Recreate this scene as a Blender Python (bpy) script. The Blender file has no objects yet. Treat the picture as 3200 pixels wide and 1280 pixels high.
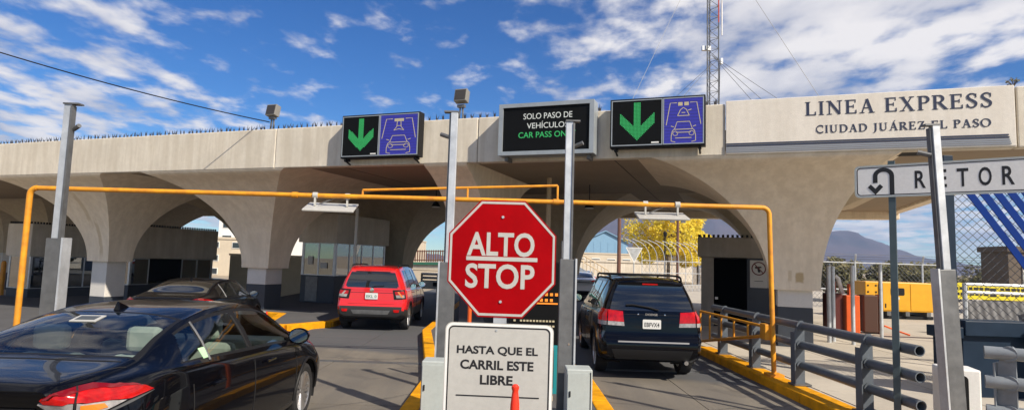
import bpy, bmesh, math, random
from mathutils import Vector, Matrix
from mathutils.bvhtree import BVHTree
random.seed(7)
R = math.radians
scene = bpy.context.scene
col = scene.collection

# ------------------------------------------------------------------ camera
cam_data = bpy.data.cameras.new('camera')
cam = bpy.data.objects.new('camera', cam_data); col.objects.link(cam)
cam_data.sensor_width = 36.0
cam_data.lens = 36.0 * 1906.0 / 3200.0
cam_data.clip_start = 0.05; cam_data.clip_end = 20000
PITCH, ROLL = 0.0913, 0.031
cam.matrix_world = (Matrix.Translation((0, 0, 1.9)) @ Matrix.Rotation(math.pi/2 + PITCH, 4, 'X')
                    @ Matrix.Rotation(ROLL, 4, 'Z'))
scene.camera = cam
# ------------------------------------------------------------------ sun, sky, exposure
SUN_EL = R(39.0)
sd = Vector((0.69, -0.724, 0)).normalized() * math.cos(SUN_EL); sd.z = math.sin(SUN_EL)   # towards the sun
sun_l = bpy.data.lights.new('sun', 'SUN'); sun_l.energy = 5.0; sun_l.angle = R(0.8); sun_l.color = (1.0, 0.895, 0.745)
sun = bpy.data.objects.new('sun', sun_l); col.objects.link(sun)
sun.rotation_euler = sd.to_track_quat('Z', 'Y').to_euler()
scene.view_settings.view_transform = 'Standard'; scene.view_settings.look = 'None'
scene.view_settings.exposure = 0.5; scene.view_settings.gamma = 1.0
scene.view_settings.use_curve_mapping = False
world = bpy.data.worlds.new('World'); scene.world = world; world.use_nodes = True

class NT:
    """small helper for node trees"""
    def __init__(s, tree): s.t = tree; s.n = tree.nodes; s.l = tree.links
    def new(s, typ, ins=None, **kw):
        n = s.n.new(typ)
        for k, v in kw.items(): setattr(n, k, v)
        for k, v in (ins or {}).items():
            sock = n.inputs[k]
            if isinstance(v, bpy.types.NodeSocket): s.l.new(v, sock)
            else: sock.default_value = v
        return n
    def math(s, op, a, b=0.0, c=None, clamp=False):
        i = {0: a, 1: b}
        if c is not None: i[2] = c
        return s.new('ShaderNodeMath', i, operation=op, use_clamp=clamp).outputs[0]
    def ramp(s, fac, stops, interp='LINEAR'):
        n = s.new('ShaderNodeValToRGB', {0: fac}); cr = n.color_ramp; cr.interpolation = interp
        while len(cr.elements) < len(stops): cr.elements.new(0.5)
        for e, (p, c) in zip(cr.elements, stops):
            e.position = p; e.color = (c, c, c, 1) if isinstance(c, (int, float)) else (*c[:3], 1)
        return n.outputs[0]
    def mix(s, fac, a, b, typ='MIX'):
        n = s.new('ShaderNodeMix', data_type='RGBA', blend_type=typ)
        for sock, v in ((n.inputs[0], fac), (n.inputs[6], a), (n.inputs[7], b)):
            if isinstance(v, bpy.types.NodeSocket): s.l.new(v, sock)
            elif isinstance(v, (int, float)) and sock.type == 'RGBA': sock.default_value = (v, v, v, 1)
            elif isinstance(v, (int, float)): sock.default_value = v
            else: sock.default_value = (*v[:3], 1)
        return n.outputs[2]

CLOUD = ((3.1, 1.35, 0.0), 6, (1.3, 0.72, 1), [(0.0, 0.64), (0.24, 0.65), (0.36, 0.58), (0.50, 0.46), (0.60, 0.54), (0.69, 0.78), (1.0, 0.80)])
def build_world():
    w = NT(world.node_tree); w.n.clear()
    sky = w.new('ShaderNodeTexSky', sky_type='NISHITA', sun_disc=False)
    sky.sun_elevation = SUN_EL; sky.sun_rotation = math.atan2(sd.x, sd.y)
    sky.altitude = 1100; sky.air_density = 1.0; sky.dust_density = 0.0; sky.ozone_density = 1.2
    tc = w.new('ShaderNodeTexCoord')
    sx = w.new('ShaderNodeSeparateXYZ', {0: tc.outputs['Generated']})
    x, y, z = sx.outputs
    zz = w.math('ADD', w.math('MAXIMUM', z, 0.0), 0.10)
    px = w.math('DIVIDE', x, zz); py = w.math('DIVIDE', y, zz)
    # cloud streets run away from the viewer's end of the bridge
    cx = w.new('ShaderNodeCombineXYZ', {0: px, 1: py, 2: 0.0}).outputs[0]
    mp = w.new('ShaderNodeMapping', {'Vector': cx, 'Location': CLOUD[0], 'Rotation': (0, 0, R(CLOUD[1])), 'Scale': CLOUD[2]}).outputs[0]
    mp2 = w.new('ShaderNodeMapping', {'Vector': cx, 'Location': (1.2, 0.7, 0.0), 'Rotation': (0, 0, R(12)), 'Scale': (1.55, 1.15, 1)}).outputs[0]
    big = w.new('ShaderNodeTexNoise', {'Vector': mp, 'Scale': 0.55, 'Detail': 2.0, 'Roughness': 0.5, 'Distortion': 0.3}).outputs[0]
    fin = w.new('ShaderNodeTexNoise', {'Vector': mp2, 'Scale': 3.4, 'Detail': 10.0, 'Roughness': 0.55, 'Distortion': 0.1}).outputs[0]
    # weather: denser on the eastern side, clearing in the middle
    lat = w.math('DIVIDE', x, w.math('ADD', w.math('ABSOLUTE', y), 0.25))
    bias = w.ramp(w.math('ADD', w.math('MULTIPLY', lat, 0.5), 0.5), CLOUD[3], 'EASE')
    dens = w.math('ADD', w.math('ADD', w.math('MULTIPLY', big, 0.55), w.math('MULTIPLY', fin, 0.85)), w.math('MULTIPLY', bias, 0.62))
    cov = w.new('ShaderNodeMapRange', {0: dens, 1: 0.985, 2: 1.22, 3: 0.0, 4: 0.96}, interpolation_type='SMOOTHSTEP').outputs[0]
    cov = w.math('MULTIPLY', cov, w.ramp(z, [(0.0, 0.0), (0.05, 1.0)]))
    shade = w.new('ShaderNodeTexNoise', {'Vector': mp2, 'Scale': 1.7, 'Detail': 6.0, 'Roughness': 0.5}).outputs[0]
    ccol = w.mix(w.ramp(shade, [(0.36, 0.0), (0.60, 1.0)]), (3.5, 3.65, 4.4), (7.0, 6.7, 6.6))
    hs = w.new('ShaderNodeHueSaturation', {'Hue': 0.502, 'Saturation': 1.28, 'Value': 0.95, 'Fac': 1.0, 'Color': sky.outputs[0]}).outputs[0]
    tint = w.mix(w.ramp(z, [(0.0, 0.0), (0.16, 0.62), (0.42, 1.0)]), (0.60, 0.80, 0.98), (0.21, 0.555, 0.86))
    hs = w.mix(1.0, hs, tint, 'MULTIPLY')
    c = w.mix(cov, hs, ccol)
    bg = w.new('ShaderNodeBackground', {'Color': c, 'Strength': 0.098})
    out = w.new('ShaderNodeOutputWorld'); w.l.new(bg.outputs[0], out.inputs[0])
build_world()

# ------------------------------------------------------------------ materials
MATS = {}
def mat(name, color, rough=0.6, metal=0.0, var=0.0, vscale=3.0, bump=0.0, bscale=40.0, color2=None, coat=0.0, spec=0.5,
        streak=0.0, emit=None, estr=0.0, alpha=None):
    if name in MATS: return MATS[name]
    m = bpy.data.materials.new(name); m.use_nodes = True; MATS[name] = m
    t = NT(m.node_tree); b = t.n['Principled BSDF']
    b.inputs['Roughness'].default_value = rough; b.inputs['Metallic'].default_value = metal
    b.inputs['Specular IOR Level'].default_value = spec
    if coat: b.inputs['Coat Weight'].default_value = coat; b.inputs['Coat Roughness'].default_value = 0.03
    c = (*color, 1)
    b.inputs['Base Color'].default_value = c
    if var or streak or color2:
        tc = t.new('ShaderNodeTexCoord').outputs['Object']
        n1 = t.new('ShaderNodeTexNoise', {'Vector': tc, 'Scale': vscale, 'Detail': 8.0, 'Roughness': 0.62}).outputs[0]
        f = t.ramp(n1, [(0.3, 0.0), (0.7, 1.0)])
        c2 = color2 or tuple(x * (1 - var) for x in color)
        cc = t.mix(f, c2, color)
        n3 = t.new('ShaderNodeTexNoise', {'Vector': tc, 'Scale': vscale * 9, 'Detail': 6.0, 'Roughness': 0.7}).outputs[0]
        cc = t.mix(t.ramp(n3, [(0.35, 0.18 if var else 0.1), (0.6, 0.0)]), cc, tuple(x * 0.55 for x in color))
        if streak:
            mp = t.new('ShaderNodeMapping', {'Vector': tc, 'Scale': (2.6, 2.6, 0.22)}).outputs[0]
            n2 = t.new('ShaderNodeTexNoise', {'Vector': mp, 'Scale': 1.6, 'Detail': 9.0, 'Roughness': 0.66}).outputs[0]
            cc = t.mix(t.ramp(n2, [(0.42, streak), (0.62, 0.0)]), cc, tuple(x * y for x, y in zip(color, (0.52, 0.47, 0.40))))
        t.l.new(cc, b.inputs['Base Color'])
        rr = t.math('ADD', t.math('MULTIPLY', n1, 0.25), rough - 0.12, clamp=True); t.l.new(rr, b.inputs['Roughness'])
    if bump:
        tc2 = t.new('ShaderNodeTexCoord').outputs['Object']
        nb = t.new('ShaderNodeTexNoise', {'Vector': tc2, 'Scale': bscale, 'Detail': 6.0, 'Roughness': 0.6}).outputs[0]
        bp = t.new('ShaderNodeBump', {'Strength': bump, 'Distance': 0.02, 'Height': nb}); t.l.new(bp.outputs[0], b.inputs['Normal'])
    if emit:
        b.inputs['Emission Color'].default_value = (*emit, 1); b.inputs['Emission Strength'].default_value = estr
    return m

def glass_mat(name, tint, refl=1.0, rough=0.0, dark=0.0):
    """car or booth glazing: tinted clear sheet with Fresnel mirror on top"""
    m = bpy.data.materials.new(name); m.use_nodes = True; MATS[name] = m
    t = NT(m.node_tree); t.n.clear()
    fr = t.new('ShaderNodeFresnel', {'IOR': 1.55}).outputs[0]
    fr = t.math('MULTIPLY', t.math('ADD', fr, 0.03), refl, clamp=True)
    tr = t.new('ShaderNodeBsdfTransparent', {0: (*tint, 1)})
    if dark:
        df = t.new('ShaderNodeBsdfDiffuse', {0: (0.012, 0.014, 0.014, 1)})
        base = t.new('ShaderNodeMixShader', {0: dark}); t.l.new(tr.outputs[0], base.inputs[1]); t.l.new(df.outputs[0], base.inputs[2])
    else: base = tr
    gl = t.new('ShaderNodeBsdfGlossy', {0: (1, 1, 1, 1), 'Roughness': rough})
    mx = t.new('ShaderNodeMixShader', {0: fr}); t.l.new(base.outputs[0], mx.inputs[1]); t.l.new(gl.outputs[0], mx.inputs[2])
    out = t.new('ShaderNodeOutputMaterial'); t.l.new(mx.outputs[0], out.inputs[0])
    return m

M_fascia = mat('painted_stucco', (0.73, 0.675, 0.57), 0.85, var=0.15, vscale=0.9, bump=0.4, bscale=55, streak=0.34)
M_panel = mat('fresh_stucco', (0.74, 0.695, 0.62), 0.85, var=0.06, vscale=1.2, bump=0.25, bscale=55, streak=0.16)
M_vault = mat('painted_concrete', (0.88, 0.765, 0.60), 0.85, var=0.08, vscale=0.7, bump=0.16, bscale=30, streak=0.26)
M_vault_shade = mat('shaded_concrete_paint', (0.60, 0.51, 0.385), 0.85, var=0.16, vscale=0.7, bump=0.12, bscale=30, streak=0.3)  # darker copy of the pier paint: under-canopy shade put into the back-row colour
def stain(m, spots, colr):
    t = NT(m.node_tree); b = t.n['Principled BSDF']; src = b.inputs['Base Color'].links[0].from_socket
    tc = t.new('ShaderNodeTexCoord').outputs['Object']; sp = t.new('ShaderNodeSeparateXYZ', {0: tc}).outputs
    nz = t.new('ShaderNodeTexNoise', {'Vector': tc, 'Scale': 6.0, 'Detail': 6.0}).outputs[0]; fac = None
    for (sx, z0, z1, hw, k) in spots:
        zc = (z0 + z1) / 2; hz = (z1 - z0) / 2
        wob = t.math('MULTIPLY', t.math('SUBTRACT', nz, 0.5), 0.9)
        dx = t.math('ADD', t.math('ABSOLUTE', t.math('DIVIDE', t.math('SUBTRACT', sp[0], sx), hw)), wob)
        dz = t.math('ADD', t.math('ABSOLUTE', t.math('DIVIDE', t.math('SUBTRACT', sp[2], zc), hz)), wob)
        f = t.math('MULTIPLY', t.ramp(t.math('MAXIMUM', dx, dz), [(0.6, 1.0), (1.0, 0.0)]), k)
        fac = f if fac is None else t.math('MAXIMUM', fac, f)
    t.l.new(t.mix(fac, src, colr), b.inputs['Base Color'])
stain(M_vault, [(-0.28, 1.58, 1.86, 0.10, 0.8), (-0.48, 1.60, 1.90, 0.05, 0.35), (-22.75, 1.5, 3.0, 0.10, 0.45), (-23.0, 2.6, 3.9, 0.12, 0.4)], (0.42, 0.30, 0.14))
M_colw = mat('white_column_paint', (0.66, 0.64, 0.60), 0.8, var=0.1, vscale=2, bump=0.1)
M_navy = mat('grey_blue_base_paint', (0.045, 0.055, 0.072), 0.6, var=0.25, vscale=3, bump=0.1)
M_boothc = mat('booth_concrete', (0.74, 0.68, 0.59), 0.9, var=0.22, vscale=1.5, bump=0.3, bscale=50, streak=0.3)
M_road = None
M_conc = mat('yard_concrete', (0.50, 0.455, 0.385), 0.9, var=0.28, vscale=0.8, bump=0.2, bscale=40)
M_isl = mat('island_concrete', (0.095, 0.095, 0.10), 0.9, var=0.3, vscale=0.9, bump=0.2, bscale=40)
M_yel = mat('yellow_kerb_paint', (0.90, 0.40, 0.005), 0.75, spec=0.2, var=0.5, vscale=3.4, bump=0.25, bscale=30)
M_yelp = mat('yellow_pipe_paint', (0.80, 0.35, 0.010), 0.55, color2=(0.50, 0.19, 0.018), vscale=6.0, bump=.2)
M_galv = mat('galvanised_steel', (0.66, 0.69, 0.72), 0.45, metal=0.55, var=0.3, vscale=5.0)
M_galvd = mat('weathered_steel', (0.19, 0.195, 0.20), 0.5, metal=0.5, var=0.4, vscale=6.0)
M_rail = mat('blue_grey_rail_paint', (0.115, 0.135, 0.16), 0.42, var=0.3, vscale=6.0)
M_railn = mat('light_grey_rail_paint', (0.23, 0.255, 0.28), 0.4, var=0.3, vscale=7.0)
M_blue = mat('blue_steel_paint', (0.008, 0.022, 0.045), 0.5, spec=0.25, var=0.25, vscale=4.0)
M_bstripe = mat('blue_strip_paint', (0.002, 0.030, 0.20), 0.75, spec=0.15, var=0.15)
M_black = mat('black_plastic', (0.008, 0.008, 0.009), 0.55, spec=0.25)
M_led = mat('led_board_black', (0.004, 0.0045, 0.005), 0.6, spec=0.12)
M_ledblue = mat('led_blue', (0.015, 0.015, 0.13), 0.5, emit=(0.03, 0.03, 0.40), estr=0.36)
M_ledgreen = mat('led_green', (0.02, 0.30, 0.08), 0.5, emit=(0.05, 0.46, 0.14), estr=0.22)
M_ledyel = mat('led_amber', (0.3, 0.26, 0.16), 0.5, emit=(0.42, 0.36, 0.26), estr=0.28)
M_ledwhite = mat('led_white', (0.4, 0.4, 0.4), 0.5, emit=(0.55, 0.62, 0.58), estr=0.30)
M_frame = mat('grey_sign_frame', (0.36, 0.40, 0.43), 0.4, metal=0.3, var=0.2)
M_white = mat('white_paint', (0.80, 0.80, 0.78), 0.5, var=0.08)
M_signw = mat('sign_white_sheet', (0.47, 0.465, 0.44), 0.4, var=0.08, vscale=2.0)
M_signr = mat('sign_red_sheet', (0.37, 0.001, 0.004), 0.5, var=0.35, vscale=1.6, spec=0.06)
M_signb = mat('sign_black_print', (0.01, 0.01, 0.012), 0.5)
M_letter = mat('navy_lettering', (0.018, 0.026, 0.062), 0.5)
M_stripeg = mat('grey_lettering_stripe', (0.24, 0.26, 0.30), 0.5)
M_orange = mat('orange_paint', (0.75, 0.115, 0.012), 0.5, var=0.2)
M_cone = mat('orange_red_plastic', (0.80, 0.035, 0.012), 0.4)
M_gen = mat('generator_yellow', (0.72, 0.36, 0.008), 0.45, var=0.15)
M_grey = mat('cabinet_grey', (0.42, 0.46, 0.45), 0.5, var=0.12)
M_tyre = mat('tyre_rubber', (0.014, 0.014, 0.015), 0.8, bump=0.2, bscale=60)
M_rim = mat('alloy_rim', (0.55, 0.55, 0.56), 0.3, metal=0.9)
M_chrome = mat('chrome', (0.8, 0.8, 0.82), 0.12, metal=1.0)
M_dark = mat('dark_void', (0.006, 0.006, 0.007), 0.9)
M_seat = mat('seat_cloth', (0.34, 0.335, 0.32), 0.9)
M_paintk = mat('black_car_paint', (0.0018, 0.002, 0.0035), 0.2, coat=0.5, spec=0.03)
M_paintk2 = mat('charcoal_car_paint', (0.004, 0.004, 0.005), 0.2, coat=0.3, spec=0.03)
M_paintr = mat('red_car_paint', (0.62, 0.012, 0.014), 0.25, coat=1.0)
M_paintw = mat('white_car_paint', (0.65, 0.66, 0.68), 0.25, coat=0.8)
M_lred = mat('tail_lamp_red', (0.50, 0.004, 0.004), 0.12, coat=0.4, spec=0.3, var=.6, vscale=14, emit=(0.6, 0.01, 0.008), estr=0.10)
M_lclear = mat('tail_lamp_clear', (0.40, 0.385, 0.385), 0.12, coat=0.4, spec=0.3, var=.55, vscale=22)
M_lamber = mat('tail_lamp_amber', (0.70, 0.20, 0.02), 0.15, coat=1.0)
M_plate = mat('licence_plate', (0.62, 0.63, 0.62), 0.4)
M_bark = mat('bark', (0.14, 0.105, 0.075), 0.9, var=0.4, bump=0.5)
def leaf_mat(name, c1, c2, vs):
    m = mat(name, c1, 0.6, color2=c2, vscale=vs); t = NT(m.node_tree); b = t.n['Principled BSDF']; out = t.n['Material Output']
    tl = t.new('ShaderNodeBsdfTranslucent'); src = b.inputs['Base Color'].links[0].from_socket; t.l.new(src, tl.inputs[0])
    mx = t.new('ShaderNodeMixShader', {0: 0.45}); t.l.new(b.outputs[0], mx.inputs[1]); t.l.new(tl.outputs[0], mx.inputs[2]); t.l.new(mx.outputs[0], out.inputs[0])
    return m
M_leafg = mat('dusty_green_leaves', (0.075, 0.085, 0.03), 0.7, color2=(0.16, 0.13, 0.05), vscale=2)
M_leafy = leaf_mat('autumn_leaves', (0.95, 0.72, 0.06), (0.66, 0.60, 0.08), 0.7)
M_rock = mat('bare_mountain_rock', (0.085, 0.055, 0.06), 0.95, color2=(0.03, 0.024, 0.032), vscale=0.012)
M_beige = mat('beige_wall_paint', (0.56, 0.45, 0.31), 0.85, var=0.15)
M_cream = mat('cream_building', (0.62, 0.54, 0.42), 0.85, var=0.2, vscale=0.4)
M_rust = mat('rusty_pole', (0.16, 0.07, 0.045), 0.7, var=0.35)
M_bluebld = mat('blue_metal_cladding', (0.20, 0.36, 0.52), 0.5, var=0.1)
M_glassc = glass_mat('car_glass', (0.80, 0.92, 0.87), 0.95)
M_glasst = glass_mat('tinted_car_glass', (0.10, 0.11, 0.11), 1.2, dark=0.75)
M_glassb = glass_mat('booth_glass', (0.35, 0.42, 0.42), 2.6)
M_mirror = mat('mirror_glass', (0.7, 0.75, 0.75), 0.02, metal=1.0)
M_stick = mat('green_sticker', (0.45, 0.72, 0.42), 0.5)

# ------------------------------------------------------------------ mesh helpers
class MB:
    def __init__(s): s.v = []; s.f = []
    def add(s, vs, fs):
        o = len(s.v); s.v += [tuple(v) for v in vs]; s.f += [tuple(i + o for i in f) for f in fs]; return s
    def box(s, c, d, rot=None, piv=None):
        x, y, z = (k / 2 for k in d)
        vs = [Vector((a, b, e)) for a in (-x, x) for b in (-y, y) for e in (-z, z)]
        if rot is not None: vs = [rot @ v for v in vs]
        vs = [v + Vector(c) for v in vs]
        return s.add(vs, [(0, 1, 3, 2), (4, 6, 7, 5), (0, 4, 5, 1), (2, 3, 7, 6), (0, 2, 6, 4), (1, 5, 7, 3)])
    def bb(s, a, b):
        return s.box([(p + q) / 2 for p, q in zip(a, b)], [abs(q - p) for p, q in zip(a, b)])
    def bar(s, p, q, w, h):
        """rectangular bar from p to q"""
        p = Vector(p); q = Vector(q); d = q - p; L = d.length
        rot = d.to_track_quat('Y', 'Z').to_matrix()
        return s.box((p + q) / 2, (w, L, h), rot)
    def tube(s, path, r, n=8, caps=True, r2=None):
        P = [Vector(p) for p in path]; m = len(P); vs = []; fs = []
        prev = None
        for i, p in enumerate(P):
            d = (P[min(i + 1, m - 1)] - P[max(i - 1, 0)]).normalized()
            if prev is None:
                u = d.orthogonal().normalized()
            else:
                u = (prev - d * prev.dot(d))
                u = u.normalized() if u.length > 1e-6 else d.orthogonal().normalized()
            prev = u; w = d.cross(u)
            rr = r if r2 is None else r + (r2 - r) * i / max(1, m - 1)
            for k in range(n):
                a = 2 * math.pi * k / n
                vs.append(p + (u * math.cos(a) + w * math.sin(a)) * rr)
        for i in range(m - 1):
            for k in range(n):
                fs.append((i * n + k, i * n + (k + 1) % n, (i + 1) * n + (k + 1) % n, (i + 1) * n + k))
        if caps: fs.append(tuple(range(n))[::-1]); fs.append(tuple(range((m - 1) * n, m * n)))
        return s.add(vs, fs)
    def prism(s, poly, z0, z1):
        """polygon in xy extruded along z"""
        n = len(poly)
        vs = [(x, y, z0) for x, y in poly] + [(x, y, z1) for x, y in poly]
        fs = [tuple(range(n))[::-1], tuple(range(n, 2 * n))] + [(i, (i + 1) % n, n + (i + 1) % n, n + i) for i in range(n)]
        return s.add(vs, fs)
    def plate(s, poly, y0, y1):
        """polygon in xz extruded along y (y0 is the face towards -y)"""
        n = len(poly)
        vs = [(x, y0, z) for x, z in poly] + [(x, y1, z) for x, z in poly]
        fs = [tuple(range(n)), tuple(range(n, 2 * n))[::-1]] + [(i, n + i, n + (i + 1) % n, (i + 1) % n) for i in range(n)]
        return s.add(vs, fs)
    def ring(s, outer, inner, y0, y1):
        n = len(outer)
        vs = [(x, y0, z) for x, z in outer] + [(x, y0, z) for x, z in inner] + [(x, y1, z) for x, z in outer] + [(x, y1, z) for x, z in inner]
        fs = []
        for i in range(n):
            j = (i + 1) % n
            fs += [(i, j, n + j, n + i), (2 * n + i, 3 * n + i, 3 * n + j, 2 * n + j), (i, 2 * n + i, 2 * n + j, j), (n + i, n + j, 3 * n + j, 3 * n + i)]
        return s.add(vs, fs)
    def lathe(s, prof, n=24, axis='Z', c=(0, 0, 0)):
        """profile (r, h) spun about an axis through c"""
        m = len(prof); vs = []
        for k in range(n):
            a = 2 * math.pi * k / n; ca, sa = math.cos(a), math.sin(a)
            for r, h in prof:
                p = {'Z': (r * ca, r * sa, h), 'X': (h, r * ca, r * sa), 'Y': (r * ca, h, r * sa)}[axis]
                vs.append((p[0] + c[0], p[1] + c[1], p[2] + c[2]))
        fs = [(k * m + i, ((k + 1) % n) * m + i, ((k + 1) % n) * m + i + 1, k * m + i + 1) for k in range(n) for i in range(m - 1)]
        return s.add(vs, fs)
    def build(s, name, m, parent=None, smooth=False, bevel=0.0, fixn=True, loc=None, rz=None, kind=None):
        me = bpy.data.meshes.new(name); me.from_pydata(s.v, [], s.f); me.update()
        if fixn:
            bm = bmesh.new(); bm.from_mesh(me); bmesh.ops.recalc_face_normals(bm, faces=bm.faces)
            bm.to_mesh(me); bm.free()
        return mesh_obj(name, me, m, parent, smooth, bevel, loc, rz, kind)

def mesh_obj(name, me, m, parent=None, smooth=False, bevel=0.0, loc=None, rz=None, kind=None):
    o = bpy.data.objects.new(name, me); col.objects.link(o)
    if m is not None and len(me.materials) == 0: me.materials.append(m)
    if parent is not None: o.parent = parent
    if loc is not None: o.location = loc
    if rz is not None: o.rotation_euler.z = rz
    if smooth:
        me.polygons.foreach_set('use_smooth', [True] * len(me.polygons))
        if smooth != 'all': me.set_sharp_from_angle(angle=R(38))
    if bevel:
        b = o.modifiers.new('edge', 'BEVEL'); b.width = bevel; b.segments = 2; b.limit_method = 'ANGLE'
    if kind: o['kind'] = kind
    return o

def tag(o, label, cat, group=None):
    o['label'] = label; o['category'] = cat
    if group: o['group'] = group
    return o
def thing(name, label, cat, loc=(0, 0, 0), rz=0.0, group=None):
    o = bpy.data.objects.new(name, None); col.objects.link(o); o.empty_display_size = 0.2
    o.location = loc; o.rotation_euler = (0, 0, rz)
    return tag(o, label, cat, group)
def struct(o): o['kind'] = 'structure'; return o
def ngon(n, r, a0=0.0, c=(0, 0), sx=1.0):
    return [(c[0] + sx * r * math.cos(a0 + 2 * math.pi * i / n), c[1] + r * math.sin(a0 + 2 * math.pi * i / n)) for i in range(n)]
def rrect(x0, x1, z0, z1, r, n=5):
    out = []
    for cx, cz, a in ((x1 - r, z1 - r, 0), (x0 + r, z1 - r, 90), (x0 + r, z0 + r, 180), (x1 - r, z0 + r, 270)):
        for i in range(n + 1):
            t = R(a + 90 * i / n); out.append((cx + r * math.cos(t), cz + r * math.sin(t)))
    return out
def smoothpath(pts, k=6):
    P = [Vector(p) for p in pts]; out = []
    for i in range(len(P) - 1):
        p0 = P[max(i - 1, 0)]; p1 = P[i]; p2 = P[i + 1]; p3 = P[min(i + 2, len(P) - 1)]
        for j in range(k):
            t = j / k
            out.append(0.5 * ((2 * p1) + (p2 - p0) * t + (2 * p0 - 5 * p1 + 4 * p2 - p3) * t * t + (3 * p1 - p0 - 3 * p2 + p3) * t ** 3))
    out.append(P[-1]); return out

def text_mesh(name, body, m, parent, width=None, height=None, x=0.0, z=0.0, y=0.0, bold=0.0, align='CENTER', depth=0.002, spacing=1.0):
    """sans lettering standing in the xz plane facing -y; fitted to width/height of its box, centre at (x, z)"""
    cu = bpy.data.curves.new(name, 'FONT'); cu.body = body; cu.size = 1.0; cu.offset = bold; cu.extrude = depth
    cu.space_character = spacing; cu.resolution_u = 4
    tmp = bpy.data.objects.new(name, cu); col.objects.link(tmp)
    dg = bpy.context.evaluated_depsgraph_get(); me = bpy.data.meshes.new_from_object(tmp.evaluated_get(dg))
    bpy.data.objects.remove(tmp); bpy.data.curves.remove(cu)
    xs = [v.co.x for v in me.vertices]; ys = [v.co.y for v in me.vertices]
    x0, x1, y0, y1 = min(xs), max(xs), min(ys), max(ys)
    sy = height / (y1 - y0) if height else 1.0
    sx = width / (x1 - x0) if width else sy
    if not height: sy = sx
    ax = {'CENTER': (x0 + x1) / 2, 'LEFT': x0}[align]
    for v in me.vertices:
        v.co = ((v.co.x - ax) * sx + x, y - v.co.z, (v.co.y - (y0 + y1) / 2) * sy + z)
    me.materials.clear(); me.materials.append(m); me.update()
    if name != 'lettering': return mesh_obj(name, me, m, parent)
    # one mesh per letter: gather islands that overlap sideways (dots and accents stay with their letter)
    n = len(me.vertices); par = list(range(n))
    def find(i):
        while par[i] != i: par[i] = par[par[i]]; i = par[i]
        return i
    for p in me.polygons:
        r0 = find(p.vertices[0])
        for v in p.vertices[1:]: par[find(v)] = r0
    isl = {}
    for p in me.polygons: isl.setdefault(find(p.vertices[0]), []).append(tuple(p.vertices))
    spans = sorted(((min(me.vertices[i].co.x for f in fs for i in f), max(me.vertices[i].co.x for f in fs for i in f), fs) for fs in isl.values()), key=lambda q: q[0])
    groups = []
    for a, b_, fs in spans:
        if groups and a < groups[-1][1] - 0.35 * min(b_ - a, groups[-1][1] - groups[-1][0]): groups[-1][1] = max(b_, groups[-1][1]); groups[-1][2].extend(fs)
        else: groups.append([a, b_, list(fs)])
    for a, b_, fs in groups:
        idx = {}; mb = MB()
        for f in fs:
            for i in f:
                if i not in idx: idx[i] = len(mb.v); mb.v.append(tuple(me.vertices[i].co))
            mb.f.append(tuple(idx[i] for i in f))
        mb.build('letter', m, parent, fixn=False)
    bpy.data.meshes.remove(me)

def stroke2d(path, w):
    """ribbon polygon along a 2-D path; w is a width or a list of widths"""
    n = len(path); L, Rr = [], []
    for i in range(n):
        a = Vector(path[max(i - 1, 0)]); b = Vector(path[min(i + 1, n - 1)]); d = (b - a).normalized(); nn = Vector((-d.y, d.x))
        ww = (w[i] if isinstance(w, list) else w) / 2
        L.append(Vector(path[i]) + nn * ww); Rr.append(Vector(path[i]) - nn * ww)
    return [(L[i], L[i + 1], Rr[i + 1], Rr[i]) for i in range(n - 1)]

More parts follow.
